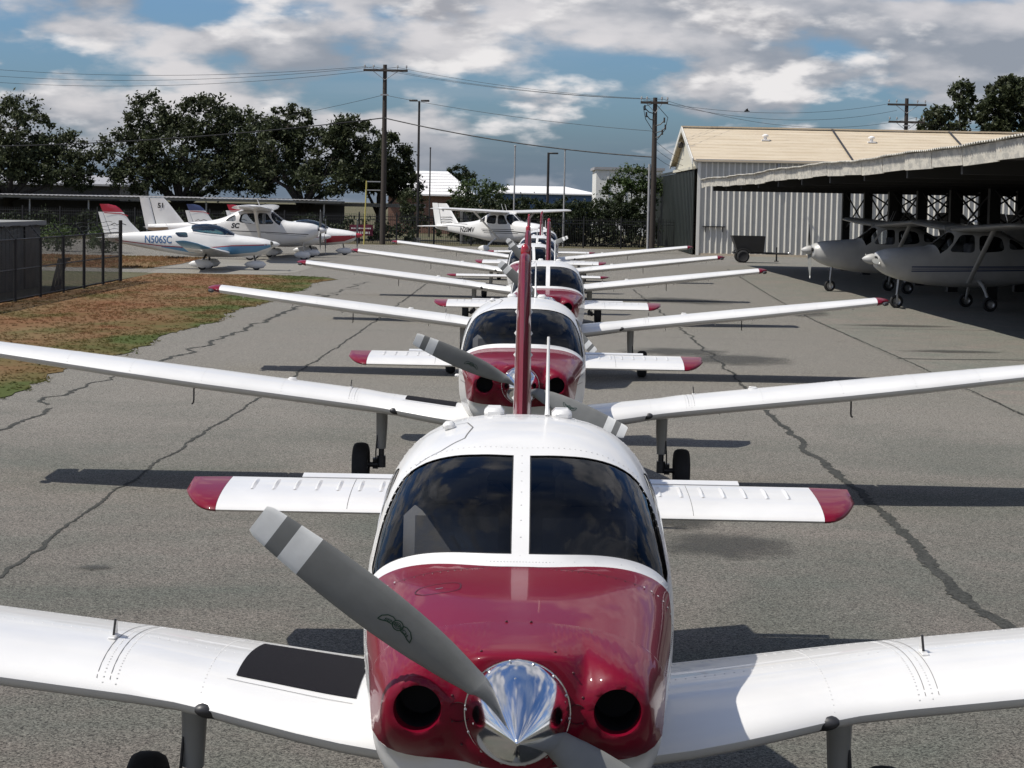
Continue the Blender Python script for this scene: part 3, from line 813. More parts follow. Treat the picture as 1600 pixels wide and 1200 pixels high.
while L0+k*sp < L1:
    for sg in (1, -1):
        ya = L0+k*sp; yb = ya+1.5; za, zb = (.08, 1.58) if sg > 0 else (1.58, .08)
        if ya < L0: za += (zb-za)*(L0-ya)/1.5; ya = L0
        if yb > L1: zb -= (zb-za)*(yb-L1)/(yb-ya); yb = L1
        mb.add([(-12.6, ya, za-.013), (-12.6, yb, zb-.013), (-12.6, yb, zb+.013), (-12.6, ya, za+.013)], [(0, 1, 2, 3)])
    k += 1
rel(mb, FO).build('wire_mesh', 'fence_black', fe, smooth=False, kind='stuff')
tag(fe, 'black chain-link fence topped with barbed wire beside the dry grass', 'fence')
# yard behind it
mb = MB(); sd_ = empty('utility_shed', (-17, 52, 0)); U0 = (-17, 52, 0)
mb.box((-17.55, 58.2, .92), (7.0, 10.0, 1.84)); w_ = rel(mb, U0).build('wall', 'shed_grey', sd_, smooth=False)
for i in range(21):
    mb = MB(); mb.box((-14.04, 53.5+.46*i, .92), (.025, .42, 1.80)); rel(mb, U0).build('plank', 'shed_grey', w_, smooth=False)
mb = MB(); mb.box((-17.55, 58.2, 1.90), (7.3, 10.3, .12)); rel(mb, U0).build('roof', 'grey_wall', sd_, smooth=False)
for yy in (57.0, 61.6):
    mb = MB(); mb.box((-14.0, yy, .92), (.05, 1.3, 1.76)); rel(mb, U0).build('door', 'steel_dark', sd_, smooth=False)
tag(sd_, 'low dark grey shed behind the chain-link fence at the left edge', 'shed')
pl = empty('leaning_pallet', (-12.95, 60.2, 0))
for i in range(3):
    mb = MB(); mb.tube([(0, -.55+.45*i, 0), (.2, -.42+.45*i, .95)], .05, 4); mb.build('plank', 'steel_dark', pl, smooth=False)
for z in (.12, .9):
    mb = MB(); mb.box((.05+.2*z, .0+.2*z, z), (.06, 1.2, .09)); mb.build('rail', 'steel_dark', pl, smooth=False)
tag(pl, 'dark wooden pallet leaning against the chain-link fence', 'pallet')

# ------------------------------------------------------------------ far iron fence, banner
ir = empty('iron_fence', (-16, 137, 0))
x = -46.0; pan = None; post = None
while x < 9.4:
    if pan is None:
        mb = MB()
        for k in range(21): mb.box((.055+.115*k, 0, .98), (.022, .022, 1.9))
        for z in (.25, 1.55, 1.75): mb.box((1.2, 0, z), (2.4, .03, .04))
        pan = o = mb.build('picket_panel', 'fence_black', ir, smooth=False, kind='stuff')
        mb = MB(); mb.box((0, 0, 1.02), (.08, .08, 2.04)); post = p = mb.build('post', 'fence_black', ir, smooth=False)
    else:
        o = pan.copy(); p = post.copy(); C.objects.link(o); C.objects.link(p); o.parent = ir; p.parent = ir
    o.location = (x+16, 0, 0); p.location = (x+16, 0, 0); x += 2.4
tag(ir, 'black iron picket fence running across the back of the ramp', 'fence')
ban = empty('maroon_banner', (-9.85, 136.9, 0))
mb = MB(); vs = []
for i in range(9):
    for j in range(2): vs.append((-.75+1.5*i/8, .02*sin(i*1.7), .50+.72*j-.02*sin(i*.8)))
mb.add(vs, [(2*i, 2*i+2, 2*i+3, 2*i+1) for i in range(8)]); mb.build('cloth', 'maroon_cloth', ban)
r_ = random.Random(2)
mb = MB()
for z, h in ((.98, .09), (.70, .16)):
    xx = -.6
    while xx < .6:
        w = r_.uniform(.03, .09); mb.box((xx, -.035, z), (w, .006, h*r_.uniform(.7, 1))); xx += w+r_.uniform(.02, .06)
mb.build('lettering', 'white_wall', ban, smooth=False, kind='stuff')
tag(ban, 'small maroon banner with white lettering hung on the iron fence', 'banner')

# ------------------------------------------------------------------ background buildings
def house(name, x0, x1, y0, y1, ze, zr, hip, wall, roofm, label, oh=.5):
    o = empty(name, ((x0+x1)/2, y0, 0)); O = ((x0+x1)/2, y0, 0)
    mb = MB(); mb.box(((x0+x1)/2, (y0+y1)/2, ze/2), (x1-x0, y1-y0, ze)); w = rel(mb, O).build('wall', wall, o, smooth=False)
    a0, a1, b0, b1 = x0-oh, x1+oh, y0-oh, y1+oh; ym = (b0+b1)/2; h0, h1 = hip
    mb = MB(); mb.add([(a0, b0, ze), (a1, b0, ze), (a1, b1, ze), (a0, b1, ze), (a0+h0, ym, zr), (a1-h1, ym, zr), (a0, b0, ze-.15), (a1, b0, ze-.15), (a1, b1, ze-.15), (a0, b1, ze-.15)],
        [(0, 1, 5, 4), (1, 2, 5), (2, 3, 4, 5), (3, 0, 4), (9, 8, 7, 6), (0, 6, 7, 1), (1, 7, 8, 2), (2, 8, 9, 3), (3, 9, 6, 0)])
    rf = rel(mb, O).build('roof', roofm, o, smooth=False)
    tag(o, label, 'building'); return o, w, rf, O
o, w, rf, O = house('brick_building', -11.2, -4.1, 188, 200, 3.45, 5.55, (2, 2.6), 'brick', 'white_roof', 'brick building with bright white hipped roof beyond the fence')
for i in range(7):
    mb = MB(); f = (i+1)/8; mb.box((-7.65-.3*f, 187.5+6.5*f-.02, 3.45+2.1*f+.02), (7.9-4.2*f, .05, .04)); rel(mb, O).build('roof_course', 'white_roof', rf, smooth=False)
for xx in (-9.5, -6.2):
    mb = MB(); mb.box((xx, 187.97, 1.6), (1.2, .08, 1.4)); rel(mb, O).build('window', 'dark_window', w, smooth=False)
o, w, rf, O = house('long_building', -2.5, 9.6, 258, 272, 4.1, 5.0, (2, 4), 'blue_wall', 'white_roof', 'low far building with long white roof above the dark hedge')
for i in range(8):
    mb = MB(); mb.box((-2+1.6*i, 257.97, 2.0), (.9, .08, 1.4)); rel(mb, O).build('window', 'dark_window', w, smooth=False)
wb = empty('white_building', (10, 200, 0)); O = (10, 200, 0)
mb = MB(); mb.box((10.6, 205, 3.05), (6.2, 10, 6.1)); rel(mb, O).build('wall', 'white_wall', wb, smooth=False)
mb = MB(); mb.box((10.6, 205, 6.2), (6.6, 10.4, .25)); rel(mb, O).build('parapet', 'grey_roof', wb, smooth=False)
for xx in (8.6, 10.2):
    mb = MB(); mb.box((xx, 199.97, 3.0), (.16, .1, 6.0)); rel(mb, O).build('pilaster', 'white_wall', wb, smooth=False)
tag(wb, 'tall white flat-roofed building peeking out left of the hangar', 'building')
house('grey_building', -47, -32.6, 176, 190, 3.7, 4.5, (1, 1), 'steel_dark', 'grey_roof', 'dark building with pale grey roof between the left trees')
pv = empty('flat_carport', (-27, 145, 0)); O = (-27, 145, 0)
mb = MB(); mb.box((-27, 147.5, 2.60), (30, 5.4, .16)); rel(mb, O).build('roof', 'cream_beam', pv, smooth=False)
mb = MB(); vs = []
rows = [[(-41.9+.15*k, 144.7, 2.70+(.03 if k % 2 else 0)), (-41.9+.15*k, 150.2, 2.78+(.03 if k % 2 else 0))] for k in range(200)]
mb.rings(rows, 0, (False, False), False); rel(mb, O).build('corrugated_sheet', 'grey_roof', pv, smooth=False)
for i in range(8):
    mb = MB(); mb.tube([(-41+4*i, 145.2, 0), (-41+4*i, 145.2, 2.45)], .06, 8); rel(mb, O).build('post', 'galvanised', pv)
mb = MB(); mb.box((-27, 150.1, 1.2), (30, .1, 2.4)); rel(mb, O).build('back_wall', 'steel_dark', pv, smooth=False)
tag(pv, 'long flat carport with pale roof edge under the left trees', 'carport')
ww = MB(); ww.box((-1.9, 143, 1.15), (3.6, .2, 2.3)); 
wv = empty('concrete_wall', (-2, 143, 0)); rel(ww, (-2, 143, 0)).build('panel', 'grey_wall', wv, smooth=False)
for xx in (-3.6, -1.9, -.2):
    mb = MB(); mb.box((xx, 142.86, 1.2), (.18, .14, 2.4)); rel(mb, (-2, 143, 0)).build('pier', 'grey_wall', wv, smooth=False)
tag(wv, 'short grey concrete wall behind the parked high-wing airplane', 'wall')
bm = empty('cream_pavilion', (-11, 152, 0)); O = (-11, 152, 0)
mb = MB(); mb.box((-11, 153, 2.45), (9, 3, .25)); rel(mb, O).build('roof', 'cream_beam', bm, smooth=False)
for i in range(4):
    mb = MB(); mb.box((-15+2.7*i, 151.7, 1.15), (.14, .14, 2.3)); rel(mb, O).build('post', 'cream_beam', bm, smooth=False)
tag(bm, 'cream flat-roofed shelter behind the third tree and iron fence', 'shelter')

# ------------------------------------------------------------------ trees and hedges
def crown(blobs, nleaf, seed, size, flat=.75, dense=1, spread=1.0):
    r = random.Random(seed); vs = []; fs = []
    clumps = []
    for (bx, by, bz, rx, rz, n) in blobs:
        for _ in range(n*dense):
            while True:
                p = Vector((r.uniform(-1, 1), r.uniform(-1, 1), r.uniform(-1, 1)))
                if .1 < p.length < 1: break
            p = p*(p.length**-.35)
            clumps.append((bx+p.x*rx*spread, by+p.y*rx*spread, bz+p.z*rz*spread, r.uniform(.30, .70)*min(1.5, max(.55, rx*.40))))
    per = max(3, nleaf//len(clumps))
    for cx, cy, cz, cr in clumps:
        for _ in range(per):
            d = Vector((r.gauss(0, 1), r.gauss(0, 1), r.gauss(0, 1)*flat)); d = d.normalized()*cr*min(1.9, abs(r.gauss(.55, .5)))
            n = (Vector((r.gauss(0, 1), r.gauss(0, 1), r.gauss(0, 1)+.6))).normalized()
            u = n.orthogonal().normalized(); u = (Matrix.Rotation(r.uniform(0, 6.28), 3, n) @ u); w = n.cross(u)
            s = size*r.uniform(.6, 1.25); c = Vector((cx, cy, cz))+d; o = len(vs)
            vs += [c-u*s, c-w*s*.5, c+u*s, c+w*s*.5]; fs.append((o, o+1, o+2, o+3))
    return vs, fs, clumps
def tree(base, th, tr, blobs, nleaf, seed, label, leaf='oak_leaf', size=.15, lean=(0, 0)):
    r = random.Random(seed); root = empty('oak_tree', base)
    mb = MB(); top = Vector((lean[0], lean[1], th))
    mb.tube([(0, 0, -.1), (0, 0, .3), (lean[0]*.5, lean[1]*.5, th*.6), top], [tr*1.5, tr*1.08, tr*.85, tr*.72], 10)
    vs, fs, clumps = crown(blobs, int(nleaf*2.4), seed, size, dense=2, spread=1.1)
    for b in blobs:
        c = Vector(b[:3]); m = top.lerp(c, .5)+Vector((r.uniform(-.4, .4), r.uniform(-.4, .4), r.uniform(-.3, .3)))
        mb.tube([top-Vector((0, 0, .3)), m, c], [tr*.55, tr*.34, tr*.16], 7)
        near = [q for q in clumps if (Vector(q[:3])-c).length < b[3]*1.3]
        for q in r.sample(near, min(7, len(near))):
            e = Vector(q[:3]); mm = c.lerp(e, .5)+Vector((0, 0, -.15)); mb.tube([m.lerp(c, r.uniform(.3, 1)), mm, e], [tr*.16, tr*.09, .02], 5)
    mb.build('trunk', 'bark', root, angle=80)
    mb = MB(); mb.add(vs, fs); mb.build('crown', leaf, root, smooth=False)
    return tag(root, label, 'tree', 'oaks behind the left fence' if leaf == 'oak_leaf' and base[0] < 0 else None)
tree((-35.6, 150, 0), 2.6, .38, [(-3.5, 0, 6.2, 2.6, 2.0, 40), (.6, 0, 7.4, 2.1, 1.9, 40), (3.6, 0, 5.3, 2.3, 1.7, 40), (1.6, 1, 5.0, 2.4, 1.5, 40), (5.0, 0, 4.4, 1.5, 1.1, 22), (-1, -1, 4.6, 2.4, 1.4, 34)], 10500, 1, 'dark oak at the left edge, standing apart from the other trees')
tree((-23.8, 152, 0), 2.4, .45, [(-2.3, 0, 7.9, 1.9, 1.9, 44), (-4.0, 0, 5.6, 2.0, 1.6, 34), (2.0, 0, 8.2, 2.2, 1.7, 48), (0, -1, 5.9, 2.6, 1.7, 46), (4.2, 0, 7.2, 2.3, 1.6, 44), (4.8, 0, 5.0, 2.4, 1.6, 40), (-2.5, 0, 4.2, 2.4, 1.1, 30), (2.4, -1, 4.3, 2.2, 1.2, 30)], 15500, 2, 'tallest dark oak with forked trunk behind the small blue and white airplane')
tree((-14.9, 150, 0), 2.4, .42, [(-1.1, 0, 8.0, 1.5, 1.3, 30), (-2.4, 0, 6.3, 2.3, 1.6, 40), (1.0, 0, 6.0, 2.2, 1.6, 40), (3.2, 0, 7.4, 1.7, 1.1, 32), (-2.6, 0, 4.4, 2.2, 1.2, 30), (1.5, -1, 4.3, 2.3, 1.2, 34), (4.2, 0, 5.4, 1.8, 1.4, 34)], 11500, 3, 'broad dark oak rising behind the white high-wing airplane on the left')
tree((-9.8, 153, 0), 2.0, .26, [(.8, 0, 6.0, 1.5, 1.5, 36), (.2, 0, 4.6, 1.9, 1.3, 36), (1.8, 0, 4.0, 1.2, 1.1, 26), (-1.0, 0, 4.2, 1.4, 1.1, 20)], 6000, 4, 'smaller dark oak directly behind the tall utility pole')
tree((39.7, 172, 0), 5.0, .5, [(-.6, 0, 12.4, 1.5, 1.3, 40), (1.2, 0, 11.6, 1.9, 1.9, 40), (-1.4, 0, 10.6, 1.4, 1.2, 34), (2.5, 0, 10.3, 2.2, 2.0, 34), (-1.0, 0, 9.0, 1.8, 1.4, 34), (0, 0, 7.8, 2.2, 1.6, 30)], 7000, 5, 'dense dark tree above the hangar roof in the top right corner', size=.2)
tree((34.2, 168, 0), 5.0, .3, [(.5, 0, 12.3, .8, .7, 16), (1.0, 0, 10.9, 1.1, .9, 20), (-1.2, 0, 10.4, .9, .6, 15), (-1.9, 0, 9.5, .8, .6, 12), (-.2, 0, 9.4, 1.3, .9, 22)], 1500, 6, 'thin open-branched tree above the hangar roof, left of the dense one', size=.2)
def bush(name, loc, blobs, n, seed, leaf, label, size=.11, cat='bush', group=None):
    root = empty(name, loc); r = random.Random(seed)
    vs, fs, cl = crown(blobs, n, seed, size); mb = MB()
    for k in range(5):
        b = blobs[k % len(blobs)]; mb.tube([(b[0]*.8, b[1], 0), (b[0]+r.uniform(-.2, .2), b[1], b[2])], [.05, .02], 6)
    mb.build('stem', 'bark', root); mb = MB(); mb.add(vs, fs); mb.build('foliage', leaf, root, smooth=False)
    return tag(root, label, cat, group)
hb = []
for i in range(34):
    hb.append((-45+1.15*i, 0, .95+.25*sin(i*1.7), .8, .75+.2*sin(i*2.3), 12))
for i in range(14):
    hb.append((-4.5+1.0*i, 5.2, 1.5+.2*sin(i*1.9), 1.1, 1.5+.3*sin(i*2.7), 26))
vs, fs, _c = crown(hb, 34000, 77, .12); mb = MB(); mb.add(vs, fs)
tag(mb.build('hedge', 'hedge_leaf', smooth=False, loc=(0, 139.2, 0)), 'long dark hedge mass behind the iron fence and the left airplanes', 'hedge', kind='stuff')
HG = 'dark hedge along the back fence'
hl = ['left end of the dark hedge, beside the brick building', 'dark hedge shrub behind the parked high-wing airplane cabin', 'dark hedge shrub between the two thin pale masts', 'dark hedge shrub just right of the second thin mast', 'dark hedge shrub nearest the dark green hangar door']
for i, (x, h) in enumerate(((-1.9, 3.6), (.6, 3.5), (2.9, 3.2), (5.2, 3.3), (7.8, 3.7))):
    bush('hedge_shrub', (x, 142.5+(i % 2)*.6, 0), [(-.8, 0, h*.3, 1.0, h*.3, 30), (.8, 0, h*.3, 1.0, h*.3, 30), (-.6, 0, h*.68, .9, h*.24, 26), (.6, 0, h*.66, .9, h*.26, 26), (0, 0, h*.5, 1.3, h*.4, 34)], 6500, 20+i, 'hedge_leaf', hl[i], .10, 'hedge', HG)
bush('leafy_tree', (8.2, 149, 0), [(0, 0, 4.6, 1.5, .9, 50), (1.0, 0, 4.0, 1.2, .9, 30), (-1.2, 0, 3.9, 1.0, .8, 26), (0, 0, 3.0, 1.8, 1.0, 30)], 6000, 31, 'bush_leaf', 'bright green leafy bush left of the hangar pole', .11)
bush('leafy_tree', (-2.6, 147, 0), [(0, 0, 3.7, 1.3, .8, 40), (-1.2, 0, 3.2, .9, .8, 24), (1.3, 0, 3.3, 1.0, .7, 26), (0, 0, 2.2, 1.8, 1.0, 30)], 5000, 32, 'bush_leaf', 'green bush covering the right end of the white hipped roof', .10)
bush('leafy_tree', (-5.6, 205, 0), [(0, 0, 5.6, 1.0, .7, 30), (.8, 0, 4.9, 1.2, .8, 30)], 2500, 33, 'hedge_leaf', 'dark treetop showing behind the white hipped roof', .14)
bush('leafy_tree', (-7.2, 146, 0), [(0, 0, 2.6, .9, .9, 30), (.3, 0, 1.6, 1.0, .9, 24)], 2600, 34, 'oak_leaf', 'small dark shrub at the foot of the T-shaped lamp post', .10)
for i, (x, y, lb) in enumerate(((-24.5, 104, 'leftmost clipped round shrub beyond the fence yard'), (-22.3, 104, 'middle clipped round shrub beyond the fence yard'), (-19.9, 103, 'rightmost clipped round shrub below the maroon-tipped tail'))):
    bush('round_shrub', (x, y, 0), [(0, 0, .75, .95, .6, 40), (0, 0, .55, .9, .5, 20)], 2600, 40+i, 'bush_leaf', lb, .06, 'shrub', 'clipped round shrubs')

# ------------------------------------------------------------------ poles, lamps, wires
def utility_pole(x, y, h, arms, label, braces=True, conduit=False):
    root = empty('utility_pole', (x, y, 0))
    mb = MB(); mb.tube([(0, 0, 0), (.02, 0, h*.5), (0, 0, h)], [.19, .165, .125], 12); mb.build('shaft', 'pole_wood', root)
    for z, L, off in arms:
        mb = MB(); mb.box((off, -.15, z), (L, .12, .14)); arm = mb.build('crossarm', 'pole_wood', root, smooth=False)
        for k in (-1, 1):
            mb = MB(); mb.tube([(off+k*L*.28, -.17, z-.05), (0, -.15, z-.6)], .02, 5); mb.build('brace', 'galvanised', root)
        for k in (-.47, -.27, .27, .47):
            mb = MB(); mb.lathe([(0, .02), (.12, .02), (.13, .06), (.18, .065), (.2, .045), (.25, .05), (.28, .02)], 'Z', (off+L*k, -.15, z+.07), 10, 0, (True, True)); mb.build('insulator', 'galvanised', arm)
    if conduit:
        mb = MB(); mb.tube([(-.24, -.05, 0), (-.24, -.05, 5.2)], .07, 8); mb.build('conduit', 'galvanised', root)
        for i, (dx, z) in enumerate(((.55, 7.6), (.62, 7.2), (.45, 6.9), (-.6, 8.3), (-.5, 7.9))):
            mb = MB(); mb.tube([(.0, -.1, z-.2), (dx*.6, -.15, z-.1), (dx, -.15, z+.12)], .03, 6); mb.lathe([(0, .05), (.3, .05)], 'Z', (dx, -.15, z), 8, 0, (True, True)); mb.build('fuse_cutout', 'bronze_metal', root)
        mb = MB(); pts = [(-.1, -.2, 8.7), (-.7, -.2, 8.5), (-.55, -.2, 7.8), (-.15, -.2, 7.2)]; mb.tube(pts, .02, 5); mb.build('jumper_wire', 'black', root)
        mb = MB(); pts = [(.1, -.2, 8.6), (.75, -.2, 7.9), (.6, -.2, 7.2), (.15, -.2, 6.6)]; mb.tube(pts, .02, 5); mb.build('jumper_wire', 'black', root)
    else:
        mb = MB(); mb.box((0, -.17, h-1.9), (.5, .06, .08)); mb.build('bracket', 'galvanised', root, smooth=False)
    return tag(root, label, 'utility pole')
utility_pole(-8.42, 136, 11.35, [(10.98, 2.8, .05)], 'tall wooden utility pole rising in front of the small oak')
utility_pole(8.02, 125, 9.05, [(8.75, 1.6, -.05)], 'wooden utility pole with fuse cutouts beside the hangar gable', conduit=True)
utility_pole(27.2, 150, 10.6, [(10.15, 2.7, 0), (8.95, 2.5, 0)], 'double-armed utility pole showing above the tan hangar roof')
lp = empty('lamp_post', (-6.4, 140, 0)); mb = MB(); mb.tube([(0, 0, 0), (0, 0, 9.3)], [.09, .07], 10); mb.build('shaft', 'bronze_metal', lp)
for s in (-1, 1):
    mb = MB(); mb.rbox((s*.38, 0, 9.32), (.56, .3, .12), .03); mb.build('lamp_head', 'bronze_metal', lp)
mb = MB(); mb.box((0, 0, .2), (.45, .45, .4)); mb.build('base', 'grey_wall', lp, smooth=False)
tag(lp, 'tall T-shaped twin-head lamp post right of the utility pole', 'lamp post')
lp = empty('lamp_post', (2.4, 160, 0)); mb = MB(); mb.tube([(0, 0, 0), (0, 0, 6.6)], [.11, .09], 10); mb.build('shaft', 'bronze_metal', lp)
mb = MB(); mb.rbox((.38, 0, 6.55), (.7, .3, .12), .03); mb.build('lamp_head', 'bronze_metal', lp); tag(lp, 'single-arm dark lamp post above the hedge between two masts', 'lamp post')
for x, y, h, m, lb in ((-.09, 138, 6.37, 'galvanised', 'thin pale mast above the high-wing airplane, left of a pair'), (3.13, 138, 6.18, 'galvanised', 'thin pale mast near the hedge, right of a pair'), (-6.75, 168, 6.9, 'bronze_metal', 'short plain dark pole beside the white hipped roof')):
    o = empty('mast', (x, y, 0)); mb = MB(); mb.tube([(0, 0, 0), (0, 0, h)], [.065, .045], 8); mb.build('shaft', m, o)
    mb = MB(); mb.lathe([(0, .02), (.04, .07), (.1, .07), (.14, .02)], 'Z', (0, 0, h), 8, 0, (True, True)); mb.build('cap', m, o); tag(o, lb, 'pole')
o = empty('yellow_post', (-9.35, 134, 0)); mb = MB(); mb.tube([(-.12, 0, 0), (0, 0, 4.0)], .045, 8); mb.build('shaft', 'yellow_paint', o)
for z in (3.42, 3.95):
    mb = MB(); mb.box((.45, 0, z), (.85, .05, .06)); mb.build('arm', 'galvanised', o, smooth=False)
tag(o, 'yellow post with two short grey arms beside the utility pole', 'post')
def wire(a, b, sagz, r, label, n=28):
    a, b = Vector(a), Vector(b); mid = (a+b)/2
    pts = [a.lerp(b, k/n)-Vector((0, 0, 4*sagz*(k/n)*(1-k/n))) - mid for k in range(n+1)]
    mb = MB(); mb.tube(pts, r*.8, 5); o = mb.build('overhead_wire', 'black', loc=mid); tag(o, label, 'cable', 'overhead wires')
P1 = (-8.42, 135.9); P2 = (8.02, 124.9); P3 = (27.2, 149.9)
for i, dx in enumerate((-1.25, -.7, .75)):
    nm = ('topmost', 'middle', 'lowest')[i]
    wire((P1[0]+dx, P1[1], 11.2), (P2[0]+(-.7, -.3, .6)[i], P2[1], 8.95), .35, .014, '%s of three thin power lines from the tall pole to the hangar pole' % nm)
    wire((P1[0]+dx, P1[1], 11.2), (-60, 168, 14.8-.5*i), 1.6+.2*i, .016, '%s of three thin power lines running left over the oaks' % nm)
    wire((P2[0]+(-.7, -.3, .6)[i], P2[1], 8.9), (P3[0]+dx, P3[1], 10.2-.45*i), .7+.2*i, .014, '%s of three thin power lines above the tan hangar roof' % nm)
wire((P1[0], P1[1], 8.0), (P2[0], P2[1], 5.6), .35, .045, 'thick black cable sagging from the tall pole to the hangar pole')
wire((P1[0], P1[1], 8.0), (-52, 146, 5.9), .9, .045, 'thick black cable sagging left from the tall pole across the oaks')
wire((P1[0]+.2, P1[1], 9.4), (P2[0], P2[1], 7.1), .25, .016, 'single thin line below the top wires between the two poles')
wire((P1[0]-.2, P1[1], 9.4), (-48, 190, 7.5), 1.2, .016, 'single thin line running left behind the oak tops')
for i in range(3):
    wire((P2[0], P2[1], 6.6-.45*i), (10.2, 131, 5.6-.35*i), .1, .014, '%s of three short service drops from the pole to the hangar gable' % ('topmost', 'middle', 'lowest')[i])
wire((P3[0], P3[1], 8.9), (60, 165, 9.2), .6, .014, 'power line running right from the double-armed pole')
bd = empty('bird', (12.9, 120.5, 8.15)); mb = MB()
mb.tube([(-.16, 0, 0), (-.08, 0, .03), (.05, 0, .03), (.16, 0, 0)], [.015, .05, .045, .01], 8); mb.build('body', 'black', bd)
for s in (-1, 1):
    mb = MB(); mb.add([(-.05, 0, .04), (.07, 0, .04), (.02, s*.25, .16), (-.05, s*.3, .14)], [(0, 1, 2, 3)]); mb.build('wing', 'black', bd, smooth=False)
tag(bd, 'small dark bird flying above the hangar roof', 'bird')

# ------------------------------------------------------------------ low-wing trainer (faces -y, origin on the ground under the propeller)
HUB_Z = 1.20
TL = Loft(
    zb=[(0.30, .82), (0.6, .76), (1.2, .70), (2.0, .62), (3.0, .60), (4.2, .66), (5.5, .78), (6.4, .88), (7.0, .95)],
    zm=[(0.30, 1.17), (1.2, 1.20), (3.0, 1.18), (4.5, 1.12), (6.0, 1.03), (7.0, 1.0)],
    zt=[(0.30, 1.385), (0.55, 1.404), (0.85, 1.418), (1.20, 1.430), (1.25, 1.438), (1.42, 1.548), (1.6, 1.650), (1.8, 1.722), (2.0, 1.77), (2.25, 1.806), (2.6, 1.825), (3.1, 1.79), (3.6, 1.69), (4.2, 1.53), (5.0, 1.36), (6.0, 1.18), (7.0, 1.06)],
    w=[(0.30, .455), (0.6, .483), (1.2, .543), (1.7, .580), (2.3, .588), (3.0, .568), (3.8, .485), (4.8, .34), (6.0, .19), (7.0, .075)],
    nt=[(0.30, 3.0), (0.9, 2.9), (1.5, 2.75), (2.2, 3.0), (3.2, 2.8), (4.5, 2.3), (7.0, 2.0)], nb=[(0.30, 3.0), (2.0, 3.2), (4.0, 2.6), (7.0, 2.0)], shift=0.29)
Y_CAP = 0.42
def kink(ph): return 1.25 + 0.29*sin(ph)**4

INLETS = [(-0.300, 1.200), (0.300, 1.200)]
def nose_y(x, z):
    zm = TL.zm(Y_CAP)
    ph = atan2(x, z - zm)
    rmax = (TL.S(Y_CAP, ph) - Vector((0, Y_CAP, zm))).length
    rho = min(1.0, sqrt(x*x+(z-zm)**2)/rmax)
    y = Y_CAP - 0.29*(1-rho**2.5)**(1/2.1)
    y0 = y
    def smin(a, b, k):
        h = max(k-abs(a-b), 0)/k
        return min(a, b) - h*h*k*0.25
    for ix, iz in INLETS:
        d = sqrt((x-ix)**2+(z-iz)**2)
        yd = 0.050 + (max(0, d-0.076)/0.10)**1.8*0.13 - 0.010*math.exp(-((d-0.082)/0.012)**2)
        # duct bulge carried upwards and back
        y = smin(y, yd, 0.07)
    d = sqrt(x*x+(z-HUB_Z)**2)
    yc = 0.062 + (max(0, d-0.175)/0.05)**2*0.05
    y = smin(y, yc, 0.03)
    k = min(1.0, (1-rho)/0.16); k = k*k*(3-2*k)
    return y0 + (y-y0)*k

